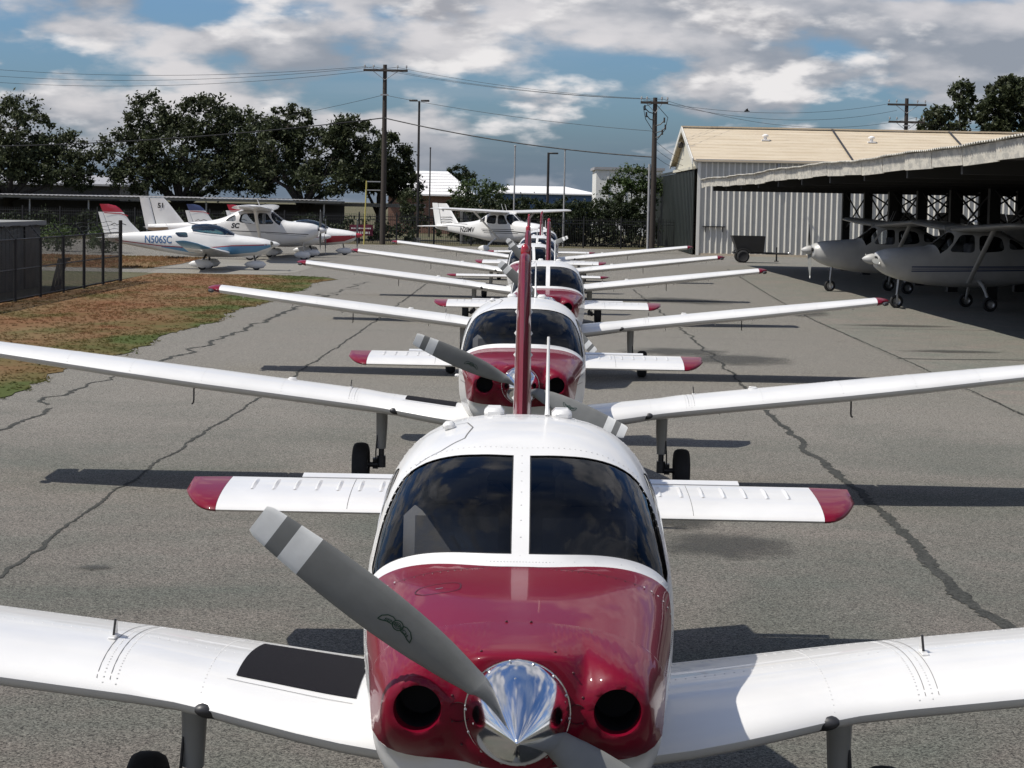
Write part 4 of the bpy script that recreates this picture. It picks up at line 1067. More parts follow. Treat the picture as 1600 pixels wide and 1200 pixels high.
def make_trainer():
    root = empty('training_airplane')
    W, R = 'white_paint', 'red_paint'
    # ---- skin with its openings
    def zy(pts, side): return [(y, TL.phi_z(y, z, side)) for y, z in pts]
    polys = []
    red_line = lerp_table([(0.42, 1.045), (0.50, 1.095), (0.66, 1.175), (1.0, 1.235), (1.5, 1.30)])
    edge = []
    y = Y_CAP
    while y < 1.44:
        edge.append((y, TL.phi_z(y, red_line(y)))); y += 0.04
    phe = TL.phi_z(1.46, 1.30)
    front = []
    for k in range(41):
        ph = phe*(1-2*k/40); front.append((kink(ph)-0.022, ph))
    red = edge + front + [(a, -b) for a, b in edge[::-1]]
    polys.append(('red', red))
    for sd in (1, -1):
        st = densify([(1.56, 1.26), (2.6, 1.235), (4.6, 1.12), (6.1, 1.04)], .15, False)
        sb = densify([(6.1, 1.005), (4.6, 1.05), (2.6, 1.13), (1.62, 1.17)], .15, False)
        polys.append(('stripe', zy(st + sb, sd)))
        low = []
        p0 = TL.phi_x(1.3, 0.03)
        for k in range(25):
            ph = p0 + (radians(77)-p0)*k/24; low.append((kink(ph)+0.058, ph))
        side = [(1.64, radians(74.5)), (1.74, radians(67)), (1.86, radians(58.5)), (1.95, radians(51)), (1.995, radians(46)), (2.0, radians(41.5)), (1.985, radians(36))]
        top = [(1.955, radians(28)), (1.925, radians(18)), (1.91, radians(8)), (1.905, TL.phi_x(1.9, 0.031))]
        post = [(1.9-.05*k, TL.phi_x(1.9-.05*k, .031)) for k in range(1, 12)]
        pane = low + side + top + post
        polys.append(('pane_r' if sd > 0 else 'pane_l', [(a, b*sd) for a, b in pane]))
        w1 = chaikin([(1.74, 1.335), (2.44, 1.335), (2.46, 1.61), (2.22, 1.655), (2.06, 1.60)], 2, .18)
        w2 = chaikin([(2.56, 1.34), (3.20, 1.37), (3.02, 1.60), (2.58, 1.635)], 3, .22)
        polys.append(('win1' + 'lr'[sd > 0], zy(w1, sd))); polys.append(('win2' + 'lr'[sd > 0], zy(w2, sd)))
    ys = [Y_CAP + .05*i for i in range(40)]; ys += [ys[-1] + .1*(i+1) for i in range(14)]
    while ys[-1] < 6.8: ys.append(ys[-1]+.2)
    ys.append(7.0)
    par, tris = skin(TL, ys, 72, polys)
    glass_regs = ['pane_r', 'pane_l', 'win1r', 'win1l', 'win2r', 'win2l']
    solid = {'body': 0, 'red': 1, 'stripe': 1}
    mb, nor = skin_part(TL, par, tris, solid)
    # tail cone end
    fus = mb.build('fuselage', [W, R], root, normals=nor)
    mb = MB(); mb.add([TL.S(7.0, -pi+2*pi*k/24) for k in range(24)] + [(0, 7.04, 1.0)], [(k, (k+1) % 24, 24) for k in range(24)])
    mb.build('tail_cone', W, fus)
    mb, nor = skin_part(TL, par, tris, solid, off=-0.025, flip=True, extra=lambda y: 1.2 < y < 3.9)
    mb.add([TL.P(3.72, -pi+2*pi*k/32, -.03) for k in range(32)], [tuple(range(32))])
    mb.build('cabin_lining', ['cabin_dark', 'cabin_dark'], root)
    for r in glass_regs:
        mb, nor = skin_part(TL, par, tris, {r: 0}, off=-0.004)
        mb.build('windshield_pane' if r.startswith('pane') else 'side_window', 'windshield_glass', root, normals=nor)
    # ---- front of the cowling
    zm = TL.zm(Y_CAP); grid = []
    for i in range(1, 25):
        rho = sin(pi/2*i/24)
        for k in range(96):
            ph = -pi + 2*pi*k/96
            p = TL.S(Y_CAP, ph)
            grid.append(((p.x*rho, zm+(p.z-zm)*rho), i == 24))
    grid.append(((0, zm), False))
    cp = []
    for i, (ix, iz) in enumerate(INLETS):
        cp.append(('hole', [(ix+.072*cos(2*pi*k/40), iz+.072*sin(2*pi*k/40)) for k in range(40)]))
        xe = TL.S(Y_CAP, TL.phi_z(Y_CAP, 1.045)).x
    line = [(xe*(k/30*2-1), 1.015+.03*abs(k/15-1)**3) for k in range(31)]
    upper = [TL.S(Y_CAP, TL.phi_z(Y_CAP, 1.045)*(1-2*k/60)) for k in range(1, 60)]
    cp.insert(0, ('red', line + [(p.x, p.z) for p in upper]))
    vs, tr = cdt_regions(grid, cp, 0.006)
    mb = MB(); mb.v = [(v[0], nose_y(v[0], v[1]), v[1]) for v in vs]
    for f, reg in tr:
        if reg == 'hole': continue
        a, b, c = (Vector(mb.v[i]) for i in f)
        n = (b-a).cross(c-a)
        mb.f.append(tuple(f) if n.y < 0 else tuple(f[::-1])); mb.m.append(1 if reg == 'red' else 0)
    cowl = mb.build('cowling', [W, R], root, angle=80)
    for ix, iz in INLETS:
        mb = MB(); n = 40
        prof = [(None, .072), (.075, .069), (.10, .068), (.27, .066)]
        rings = []
        for a, r in prof:
            ring = []
            for k in range(n):
                x, z = ix+r*cos(2*pi*k/n), iz+r*sin(2*pi*k/n)
                ring.append((x, nose_y(x, z) if a is None else a, z))
            rings.append(ring)
        mb.rings(rings[:3], 0, (False, False)); mb.rings(rings[2:], 1, (False, True))
        mb.build('air_inlet', [R, 'black'], cowl)
    # small round hole and screws on the nose plate
    for sx in (-1, 1):
        mb = MB(); mb.lathe([(0, .03), (.05, .03)], 'Y', (.178*sx, .055, 1.19), 20, 0, (False, True)); mb.build('nose_port', 'black', cowl)
    mb = MB()
    for k in range(16):
        t = 2*pi*k/16+.2; x, z = .2*cos(t), HUB_Z+.2*sin(t)
        rivet(mb, Vector((x, nose_y(x, z)-.001, z)), Vector((0, -1, 0)), .005, .003)
    mb.build('screws', 'red_seam', cowl, kind='stuff')
    def sf(off): return lambda y, ph: (TL.P(y, ph, off), TL.N(y, ph))
    # seams
    od = chaikin([(0.86, -.20), (0.86, -.32), (0.93, -.36), (1.0, -.34), (1.0, -.20)], 2, .2)
    od = densify(od + od[:1], .02, False)
    ribbon(sf(.0012), [(y, TL.phi_x(y, x)) for y, x in od], .005).build('oil_door', 'red_seam', cowl)
    ribbon(sf(.0012), [(0.93, TL.phi_x(.93, -.26)), (0.93, TL.phi_x(.93, -.285))], .009).build('oil_door_latch', 'steel', cowl)
    for sd in (1, -1):
        ribbon(sf(.0012), [(y/100, sd*TL.phi_z(y/100, 1.19-.0004*y)) for y in range(43, 120, 3)], .004).build('cowling_seam', 'red_seam', cowl)
    mb = MB()
    door = [(2.02, radians(-40)), (2.05, radians(-30)), (2.16, radians(-21)), (2.36, radians(-18)), (2.5, radians(-20)), (2.52, radians(-40)), (2.5, radians(-70)), (2.45, radians(-110))]
    dd = []
    for a, b in zip(door, door[1:]):
        for k in range(8): dd.append((a[0]+(b[0]-a[0])*k/8, a[1]+(b[1]-a[1])*k/8))
    ribbon(sf(.0012), dd, .005, mb)
    ribbon(sf(.0012), [(2.0-.46*k/14, -radians(42+37*k/14)) for k in range(15)], .005, mb)
    mb.build('door', 'seam', root)
    mb = MB()
    for sd in (1, -1):   # weatherstrip round the panes
        for r, pl in polys:
            if r in ('pane_r', 'pane_l') and (r == 'pane_r') == (sd > 0):
                q = densify([(a, b*KPHI) for a, b in pl + pl[:1]], .02, False)
                ribbon(sf(-.0005), [(a, b/KPHI) for a, b in q], .009, mb)
    mb.build('windshield_seal', 'rubber', root)
    # rivets
    mb = MB()
    def rv(y, ph, r=.0042): rivet(mb, TL.P(y, ph, .0), TL.N(y, ph), r)
    for k in range(-30, 31):
        ph = radians(78)*k/30; rv(kink(ph)+.018, ph)
    for k in range(9): rv(1.30+.075*k, 0.0)
    for k in range(-22, 23):
        rv(2.62, radians(60)*k/22); rv(1.99+.06*abs(k/22), radians(44)*k/22)
    for sd in (1, -1):
        for k in range(16): rv(1.63+.37*k/15, sd*radians(79-35*k/15))
        for k in range(14): rv(2.62+.07*k, sd*radians(20))
        for k in range(18):
            rv(1.24, sd*(TL.phi_z(1.24, 1.2)-.045*k)) if k < 9 else rv(1.21, sd*(TL.phi_z(1.21, 1.2)+.05*(k-9)))
    mr = MB()
    for k in range(-26, 27):
        rivet(mr, TL.P(1.205, TL.phi_z(1.205, 1.24)*k/26), TL.N(1.205, TL.phi_z(1.205, 1.24)*k/26), .0036)
    for sd in (1, -1):
        for k in range(22): rivet(mr, TL.P(.50+.033*k, sd*TL.phi_z(.50+.033*k, 1.215)), TL.N(.50+.033*k, sd*TL.phi_z(.50+.033*k, 1.215)), .0034)
        for k in range(30): rv(2.05+.05*k, sd*TL.phi_z(2.05+.05*k, 1.30-.02*k/10))
    mb.build('rivets', 'rivet_grey', root, kind='stuff')
    mr.build('rivets', 'red_seam', cowl, kind='stuff')
    for yy, lim in ((2.66, 1.0), (3.5, 1.1)):
        ribbon(sf(.001), [(yy, radians(75)*lim*(k/30*2-1)) for k in range(31)], .003).build('skin_joint', 'seam', root)
    ribbon(sf(.001), [(1.225, TL.phi_z(1.225, 1.26)*(k/30*2-1)) for k in range(31)], .004).build('skin_joint', 'red_seam', root)
    # ---- interior
    mb = MB(); mb.rbox((0, 1.66, 1.28), (.90, .34, .20), .05); mb.rbox((0, 1.74, 1.22), (.86, .16, .18), .03)
    mb.rbox((-.25, 1.74, 1.22), (.26, .03, .03), .01); mb.rbox((.25, 1.74, 1.22), (.26, .03, .03), .01)
    mb.build('instrument_panel', 'cabin_dark', root)
    for y in (2.42, 3.15):
        for x in (-.26, .26):
            mb = MB(); mb.rbox((x, y-.22, .95), (.46, .50, .14), .05); mb.rbox((x, y, 1.22), (.44, .12, .52), .05, rot=Matrix.Rotation(radians(-10), 3, 'X'))
            s = mb.build('seat', 'seat_grey', root)
            mb = MB(); mb.rbox((x, y+.05, 1.55), (.24, .09, .15), .035); mb.build('headrest', 'seat_grey', s)
    for x in (-.27, .27):
        mb = MB(); pts = [(x+.16*sin(t), 1.84, 1.25+.11*cos(t)) for t in [radians(a) for a in range(-120, 121, 15)]]
        mb.tube(pts, .012, 6); mb.tube([(x, 1.7, 1.22), (x, 1.84, 1.22)], .015, 6); mb.tube([(x-.12, 1.84, 1.22), (x+.12, 1.84, 1.22)], .012, 6)
        mb.build('control_yoke', 'black', root)
    # ---- wings
    secs = [(.40, 1.27, 3.14), (.64, 1.31, 3.14), (1.0, 1.46, 3.14), (1.28, 1.585, 3.14), (1.45, 1.61, 3.14), (2.95, 1.63, 3.14), (5.17, 1.98, 3.04)]
    fl, ft = pchip([(a, b) for a, b, c in secs]), pchip([(a, c) for a, b, c in secs])
    def zle(x): return .755 + .113*(x-.56)
    def wpt(x, c, h):
        le, te = fl(x), ft(x); ch = te-le
        return Vector((x, le+ch*c, zle(x) + h*ch*(0.92 if x < 1.3 else 1.0) - .048*ch*c))
    af = airfoil(14, .125, .020, 0, .755)
    afr = airfoil(6, .125, .020, .762, 1.0)
    full = airfoil(20, .125, .020)
    up = sorted(full[:21]); 
    uf = pchip([(a, b) for a, b in up]); lo_pts = [full[20]] + full[21:]
    lf = pchip(sorted(lo_pts))
    for sd in (1, -1):
        M = lambda p: (p[0]*sd, p[1], p[2])
        def U(x, c, off=0.0):
            p = wpt(x, c, uf(c)); e = .01
            a = wpt(x+e, c, uf(c))-wpt(x-e, c, uf(c)); b = wpt(x, min(1, c+e), uf(min(1, c+e)))-wpt(x, max(0.0, c-e), uf(max(0.0, c-e)))
            n = a.cross(b).normalized()
            p = p+n*off
            return Vector(M(p)), Vector(M(n))
        def orient(ring): return ring if sd > 0 else ring[::-1]
        xs = [.40, .52, .64, .8, 1.0, 1.15, 1.28, 1.45, 2.0, 2.95, 3.7, 4.5, 5.17]
        mb = MB(); mb.rings([orient([M(wpt(x, c, h)) for c, h in af]) for x in xs])
        wing = mb.build('wing', W, root, angle=50)
        for nm, x0, x1, dz in (('flap', .62, 2.90, 0), ('aileron', 2.93, 5.12, 0)):
            mb = MB(); mb.rings([orient([M(wpt(x0+(x1-x0)*k/8, c, h)) for c, h in afr]) for k in range(9)])
            mb.build(nm, W, wing, angle=50)
        # moulded tip
        mb = MB(); rr = []
        for k in range(9):
            t = k/8; x = 5.172+.235*t; th = sqrt(max(0, 1-t*t))*.98+.02
            ring = []
            for c, h in airfoil(12, .125, .020):
                le = fl(5.17)+.34*t*t; te = ft(5.17)-.05*t*t
                ring.append(M((x, le+(te-le)*c, zle(5.17)+.113*.235*t + h*(te-le)*th - .048*(te-le)*c)))
            rr.append(orient(ring))
        mb.rings(rr); tip = mb.build('wing_tip', R, wing, angle=60)
        mb = MB(); rr = []
        for k in range(7):
            t = k/6*pi; rr.append([M((5.30+.06*cos(a)*sin(t), 2.02+.10*(-cos(t))+.06*cos(a)*sin(t), 1.262+.034*sin(a)*sin(t))) for a in [2*pi*q/10 for q in range(10)]])
        mb.rings(rr); mb.build('navigation_light', 'dark_metal', tip)
        # walkway strip on the right-hand wing (image left), fuel details on both
        if sd < 0:
            mb = MB(); nx, nc = 12, 14; vs = []
            for i in range(nx+1):
                for j in range(nc+1):
                    c = .155+.55*j/nc; xo = .60+.47*i/nx
                    p, n = U(xo, c, .0028); vs.append(p)
            F = [(i*(nc+1)+j, i*(nc+1)+j+1, (i+1)*(nc+1)+j+1, (i+1)*(nc+1)+j) for i in range(nx) for j in range(nc)]
            mb.add(vs, F); mb.build('walkway', 'walkway_black', wing)
            mb = MB(); ribbon(lambda x, c: U(x, c, .0012), [(.61+.035*k, .125) for k in range(15)], .003, mb)
            mb.build('panel_seam', 'seam', wing)
        mb = MB()
        for xr in (1.53, 1.58):
            ribbon(lambda x, c: U(x, c, .0008), [(xr, .02+.72*k/24) for k in range(25)], .0025, mb)
        ribbon(lambda x, c: U(x, c, .0008), [(.6+2.3*k/24, .74) for k in range(25)], .003, mb)
        mb.build('skin_joint', 'seam', wing)
        mb = MB()
        for xr, cc in ((1.555, 44), (1.505, 44), (1.18, 34), (2.2, 34), (2.93, 34), (3.6, 28), (4.2, 28)):
            for k in range(cc): rivet(mb, *U(xr, .01+.73*k/(cc-1)), .004)
        for c in (.38, .70, .735):
            for k in range(60): rivet(mb, *U(.62+2.3*k/59, c), .004)
        mb.build('rivets', 'rivet_grey', wing, kind='stuff')
        # fuel vent pin with its base
        p, n = U(1.60, .30)
        mb = MB(); mb.rbox(p+n*.004, (.03, .09, .012), .004, 1); mb.tube([p+n*.004, p+n*.075], .005, 6)
        mb.add([p+n*.0, p+n*.065, p+n*.06+Vector((0, .05, 0)), p+Vector((0, .10, 0))], [(0, 1, 2, 3)], 1)
        mb.build('vent_pin', ['text_black', W], wing, angle=30)
        p, n = U(2.15, .32); mb = MB()
        mb.tube([p-n*.004, p+n*.008, p+n*.012], [.045, .045, .034], 20); mb.rbox(p+n*.016, (.07, .016, .014), .004)
        mb.build('fuel_cap', W, wing)
        # recessed light in the leading edge
        p = Vector(M(wpt(1.14, 0.0, 0.0))); mb = MB(); rr = []
        for k in range(1, 9):
            t = pi*k/9; rr.append([p+Vector((.058*-cos(t)*sd, .041+.044*sin(t)*cos(q)+.022*cos(t), -.008-.0065*cos(t)+.032*sin(t)*sin(q))) for q in [2*pi*i/14 for i in range(14)]])
        mb.rings(rr); mb.build('landing_light', 'dark_metal', wing)
        # hinge brackets and a mast below the wing
        mb = MB()
        for x, c, l in ((1.9, .7, .10), (2.7, .7, .09), (3.3, .72, .08), (4.1, .72, .08), (4.9, .72, .07)):
            p = Vector(M(wpt(x, c, lf(c)))); mb.box(p+Vector((0, .04, -l/2+.01)), (.008, .10, l), 0, taper=.9)
        mb.build('hinge_brackets', W, wing, kind='stuff', smooth=False)
        p = Vector(M(wpt(3.05, .22, lf(.22)))); mb = MB(); mb.tube([p+Vector((0, 0, .01)), p+Vector((0, 0, -.11)), p+Vector((0, -.02, -.135)), p+Vector((0, -.09, -.14))], .008, 6)
        mb.build('pitot_mast' if sd > 0 else 'tie_down_ring', 'dark_metal', wing)
        # ---- main gear
        gx, gy = 1.33*sd, 2.42
        mb = MB(); mb.tube([(gx, gy, .80), (gx, gy, .60), (gx*1.003, gy, .37)], [.056, .054, .045], 16)
        gear = mb.build('landing_gear', 'grey_paint', root)
        mb = MB(); mb.tube([(gx, gy, .45), (gx, gy, .20)], .027, 12); mb.tube([(gx, gy, .30), (gx, gy, .19)], .042, 12)
        mb.tube([(gx, gy, .215), (gx+.22*sd, gy, .212)], .024, 10)
        mb.tube([(gx, gy+.03, .43), (gx, gy+.15, .33), (gx, gy+.03, .24)], .013, 6)
        mb.tube([(gx+.04*sd, gy-.03, .5), (gx+.05*sd, gy-.05, .35), (gx+.05*sd, gy-.03, .24)], .007, 6)
        mb.box((gx+.06*sd, gy+.07, .22), (.05, .09, .10)); mb.build('oleo_leg', 'dark_metal', gear)
        wheel(gear, (gx+.195*sd, gy, .212), .212, .15)
    # nose gear
    mb = MB(); mb.tube([(0, .62, .80), (0, .56, .48)], [.05, .042], 12)
    gear = mb.build('landing_gear', 'grey_paint', root)
    mb = MB(); mb.tube([(0, .56, .5), (0, .53, .36)], .028, 10)
    for s in (-.09, .09): mb.box((s, .52, .28), (.018, .06, .22))
    mb.box((0, .53, .38), (.2, .07, .03)); mb.tube([(-.1, .52, .19), (.1, .52, .19)], .015, 8); mb.build('fork', 'dark_metal', gear)
    wheel(gear, (0, .52, .19), .19, .13)
    # ---- tail
    SZ = .93; SY = 6.50
    st = empty('x'); bpy.data.objects.remove(st)
    def spt(x, c, h): return Vector((x, -.32+.76*c, h*.76))
    sec = airfoil(12, .10, 0.0)
    mb = MB(); mb.rings([[spt(x, c, h) for c, h in sec] for x in (-1.79, -1.2, -.6, 0, .6, 1.2, 1.79)])
    def sth(c): return 5*.10*(0.2969*sqrt(c)-0.126*c-0.3516*c*c+0.2843*c**3-0.1015*c**4)
    for k in range(26):      # pressed stiffening beads on the aft skin
        x = -1.62+3.24*k/25
        if abs(x) < .14: continue
        for sg in (1, -1):
            rr = []
            for q in range(6):
                c = .46+.42*q/5; h = .014*sin(pi*(.08+.84*q/5)); b = .016
                z = sg*sth(c)*.76
                rr.append([(x-b, -.32+.76*c, z-sg*.001), (x, -.32+.76*c, z+sg*h), (x+b, -.32+.76*c, z-sg*.001)])
            mb.rings(rr if sg < 0 else [r[::-1] for r in rr], 0, (False, False), closed=False)
    stab = mb.build('stabilizer', W, root, angle=40, loc=(0, SY, SZ), rot=(radians(7.5), 0, 0))
    for sd in (1, -1):
        mb = MB(); rr = []
        for k in range(9):
            t = k/8; x = sd*(1.792+.235*t); th = sqrt(max(0, 1-t*t))*.98+.02
            rr.append([(x, -.32+.42*t**2.2+(.76-.42*t**2.2-.02*t)*c, h*.76*th) for c, h in sec])
        if sd < 0: rr = [r[::-1] for r in rr]
        mb.rings(rr); mb.build('stabilizer_tip', R, stab, angle=60)
        mb = MB(); ribbon(lambda x, c: (spt(x, c, sth(c)+.0015), Vector((0, 0, 1))), [(sd*1.02, .02+.95*k/16) for k in range(17)], .003, mb)
        mb.build('skin_joint', 'seam', stab)
        mb = MB(); x0, x1 = sd*.10, sd*1.36
        rr = [[(x, .447, .006), (x, .555, .004), (x, .555, 0), (x, .447, -.006)] for x in ((x0, x1) if sd > 0 else (x1, x0))]
        mb.rings(rr); mb.build('trim_tab', W, stab, smooth=False).rotation_euler = (0, 0, 0)
    def fin_loop(z, y0, y1, t, n=10):
        ch = y1-y0; return [(t*min(1.0, sqrt(max(0, 2.6*c-1.4*c*c)))*sg, y0+ch*c, z) for sg, c in [(1, 1-i/n) for i in range(n)] + [(-1, i/n) for i in range(n+1)]]
    mb = MB(); rr = []
    for z, y0, y1, t in ((1.0, 5.0, 6.46, .056), (1.15, 5.32, 6.49, .056), (1.32, 5.62, 6.52, .054), (1.7, 5.92, 6.585, .047), (2.1, 6.20, 6.66, .040), (2.36, 6.37, 6.705, .036), (2.405, 6.42, 6.71, .028), (2.425, 6.50, 6.70, .012)):
        rr.append(fin_loop(z, y0, y1, t))
    mb.rings(rr); fin = mb.build('fin', R, root, angle=50)
    mb = MB(); mb.lathe([(0, .026), (.03, .028), (.05, .022), (.062, .008)], 'Z', (0, 6.6, 2.41), 12, 0, (True, True)); mb.build('beacon', 'red_lens', fin)
    mb = MB(); rr = []
    for z, y0, y1, t in ((.93, 6.50, 6.88, .062), (1.3, 6.55, 6.93, .058), (1.9, 6.65, 7.01, .046), (2.36, 6.73, 7.06, .037)):
        rr.append([(t, y0, z), (t*.8, y0+(y1-y0)*.4, z), (.006, y1, z), (-.006, y1, z), (-t*.8, y0+(y1-y0)*.4, z), (-t, y0, z)])
    mb.rings(rr)
    for k in range(10):
        z = 1.02+.13*k; f = (z-.93)/1.43; y0 = 6.50+.23*f; t = .062-.025*f
        for sg in (1, -1):
            mb.rings([[(sg*(t-.004), y0+.02, z-.02), (sg*(t+.013), y0+.04, z), (sg*(t-.004), y0+.02, z+.02)], [(sg*(t*.5-.004), y0+.24, z-.02+.02), (sg*(t*.5+.008), y0+.24, z+.02), (sg*(t*.5-.004), y0+.24, z+.04)]], 0, (True, True), False)
    mb.build('rudder', W, root, smooth=False)
    # ---- things on the roof and side
    for x, y in ((-.12, 2.85), (.165, 2.80)):
        p, n = TL.P(y, TL.phi_x(y, x)), TL.N(y, TL.phi_x(y, x))
        mb = MB(); mb.rbox(p+n*.012, (.085, .16, .045), .016); mb.build('roof_antenna', W, root)
    p = TL.P(2.75, TL.phi_x(2.75, .105)); mb = MB(); mb.tube([p, p+Vector((0, .03, .03)), p+Vector((0.0, .10, .33))], [.012, .009, .006], 8); mb.build('whip_antenna', W, root)
    p = TL.P(2.45, TL.phi_x(2.45, -.30)); mb = MB(); mb.rbox(p+Vector((0, 0, .012)), (.05, .07, .035), .012); mb.build('air_vent', W, root)
    p = TL.P(1.95, TL.phi_z(1.95, 1.12, -1)); mb = MB(); mb.rbox(p+Vector((-.02, 0, 0)), (.04, .09, .025), .008); mb.build('door_handle', W, root)
    # ---- propeller
    mb = MB(); mb.lathe([(.055, .155), (.045, .160), (.03, .160)], 'Y', (0, 0, 0), 40, 0, (True, True))
    prop = mb.build('propeller', 'chrome', root, loc=(0, 0, HUB_Z))
    prof = []
    for k in range(25):
        t = k/24; prof.append((.03-.375*t, .157*(1-t**1.5)**.96+.0005))
    mb = MB(); mb.lathe(prof, 'Y', (0, 0, 0), 48, 0, (False, True)); sp = mb.build('spinner', 'chrome', prop, angle=60)
    mb = MB()
    for k in range(14):
        t = 2*pi*k/14+.12
        rivet(mb, Vector((.1555*cos(t), .01, .1555*sin(t))), Vector((cos(t), -.1, sin(t))).normalized(), .006, .004)
    for k in range(4):
        t = 2*pi*k/4+.7; rivet(mb, Vector((.128*cos(t), -.09, .128*sin(t))), Vector((cos(t), -.5, sin(t))).normalized(), .005, .003)
    mb.build('screws', 'steel', prop, kind='stuff')
    chord = pchip([(.08, .085), (.14, .095), (.22, .13), (.35, .160), (.5, .168), (.65, .160), (.78, .144), (.88, .126), (.94, .113), (.965, .104)])
    thick = pchip([(.08, .080), (.14, .066), (.22, .046), (.35, .028), (.6, .018), (.965, .007)])
    pitch = pchip([(.08, 50), (.22, 36), (.4, 26), (.6, 19), (.965, 11)])
    def bpt(r, u, v):   # u along the chord -0.5..0.5, v through the thickness
        a = radians(pitch(r)); t = u*chord(r)
        return (r, -v*cos(a) + t*sin(a)*1.0, t*cos(a)+v*sin(a))
    for rot in (0, pi):
        rs = [.08, .11, .14, .18, .22, .28, .35, .42, .5, .58, .66, .72, .775, .78, .845, .85, .895, .9, .925, .945, .957, .965]
        mb = MB(); rr = []
        for r in rs:
            k = 1.0 if r < .94 else 1-.10*((r-.94)/.025)**2
            ring = []
            for i in range(16):
                t = 2*pi*i/16; u = .5*cos(t)*k; v = .5*thick(r)*sin(t)*(1.0 if sin(t) > 0 else .55)
                ring.append(bpt(r, u, v))
            rr.append(ring)
        mb.rings(rr)
        # tip bands
        n = 16; fi = 0
        for i in range(len(rs)-1):
            mid = (rs[i]+rs[i+1])/2
            for k in range(n):
                mb.m[fi] = 1 if (.775 < mid < .85 or mid > .8975) else 0
                fi += 1
        mb.m[-1] = 1
        mb.build('blade', ['blade_paint', 'blade_white'], prop, angle=50, rot=(0, rot, 0))
    # winged maker's emblem on the front face of each blade
    for rot in (0, pi):
        mb = MB()
        def F(a, b):      # a along blade (outboard), b across
            r = .445+a; vv = .5*thick(r)*sqrt(max(0, 1-(2*(b/chord(r)))**2))+.0014
            p = Vector(bpt(r, b/chord(r), vv)); return p
        def line(pts, w=.0035):
            P = densify(pts, .006, False); vs = []; FF = []
            for i, p in enumerate(P):
                a = P[max(0, i-1)]; b = P[min(len(P)-1, i+1)]; dx, dy = b[0]-a[0], b[1]-a[1]; l = sqrt(dx*dx+dy*dy) or 1
                nx, ny = -dy/l*w/2, dx/l*w/2
                vs += [F(p[0]+nx, p[1]+ny), F(p[0]-nx, p[1]-ny)]
                if i: FF.append((2*i-2, 2*i-1, 2*i+1, 2*i))
            mb.add(vs, FF)
        line([(.017*cos(2*pi*k/16), -.004+.017*sin(2*pi*k/16)) for k in range(17)])
        line([(.010*cos(2*pi*k/12), -.004+.010*sin(2*pi*k/12)) for k in range(13)], .002)
        for s in (-1, 1):
            line([(s*.014, -.014), (s*.026, -.018), (s*.042, -.013), (s*.056, .002), (s*.060, .020), (s*.048, .016), (s*.034, .008), (s*.016, .005)])
        vs, fs = text_mesh('SENSENICH', .015, align='CENTER', bold=.0004)
        # baseline follows the wings
        mb.add([F(-x*1.12, -y + .001 + abs(x)**2*6.5) for x, y in vs], fs)
        mb.build('emblem', 'emblem_green', prop, smooth=False, rot=(0, rot, 0))
    return root, prop, stab

def wheel(parent, c, r, w):
    mb = MB(); h = w/2
    prof = [(-h*.62, r*.56), (-h*.9, r*.66), (-h, r*.80), (-h*.86, r*.92), (-h*.5, r*.985), (0, r), (h*.5, r*.985), (h*.86, r*.92), (h, r*.80), (h*.9, r*.66), (h*.62, r*.56)]
    mb.lathe(prof, 'X', c, 28); t = mb.build('wheel', 'rubber', parent, angle=60)
    mb = MB(); mb.lathe([(-h*.55, r*.2), (-h*.5, r*.45), (-h*.72, r*.57), (h*.72, r*.57), (h*.5, r*.45), (h*.55, r*.2)], 'X', c, 20, 0, (True, True)); mb.build('rim', 'steel', t)

TRAINERS = [  # y of the propeller, x, yaw, propeller angle, stabilizer tilt, label
    (6.22, .035, -.25, 143.5, 7.5, 'nearest maroon and white low-wing airplane, its chrome spinner and cowling filling the foreground'),
    (17.72, .07, -.7, 157, 7.5, 'maroon and white low-wing airplane parked directly behind the nearest one, second in the row'),
    (31.45, .50, -.9, 138, 7.0, 'maroon and white low-wing airplane third in the row, both maroon wing tips inside the picture'),
    (46.6, .46, 1.0, 130, 1.0, 'maroon and white low-wing airplane fourth in the row, its stabilizer seen edge-on'),
    (59.3, .58, -2.0, 147, 6.5, 'maroon and white low-wing airplane fifth in the row, second from the far end'),
    (74.0, .96, -.5, 25, 3.0, 'farthest maroon and white low-wing airplane of the row, propeller blade pointing right'),
]
def build_trainers():
    base = make_trainer()
    for i, (yy, xx, yaw, pa, sa, label) in enumerate(TRAINERS):
        if i == 0: r = base[0]
        else: r = copy_tree(base[0])
        r.location = (xx, yy, 0); r.rotation_euler = (0, 0, radians(yaw))
        for ch in r.children:
            if ch.name.startswith('propeller'): ch.rotation_euler = (0, -radians(pa), 0)
            if ch.name.startswith('stabilizer'): ch.rotation_euler = (radians(sa), 0, 0)
        tag(r, label, 'airplane', 'row of maroon and white low-wing airplanes')
build_trainers()

# ------------------------------------------------------------------ helpers for the other airplanes
def surf_text(loft, txt, y0, z0, size, side, m, parent, shear=0.0, sx=1.0, bold=0.0, off=.006, name='registration'):
    """lettering laid on the skin; read with the nose (-y) to the right for side -1, to the left for side +1"""
    vs, fs = text_mesh(txt, size, shear=shear, sx=sx, bold=bold)
    mb = MB(); P = []
    for u, v in vs:
        y = y0 + (u if side > 0 else -u); ph = loft.phi_z(y, z0+v, side); P.append(loft.P(y, ph, off))
    mb.add(P, fs); return mb.build(name, m, parent, smooth=False)
def flat_text(txt, origin, ux, uz, size, m, parent, shear=0.0, sx=1.0, bold=0.0, name='lettering'):
    vs, fs = text_mesh(txt, size, shear=shear, sx=sx, bold=bold); o = Vector(origin); ux, uz = Vector(ux), Vector(uz)
    mb = MB(); mb.add([o+ux*u+uz*v for u, v in vs], fs); return mb.build(name, m, parent, smooth=False)
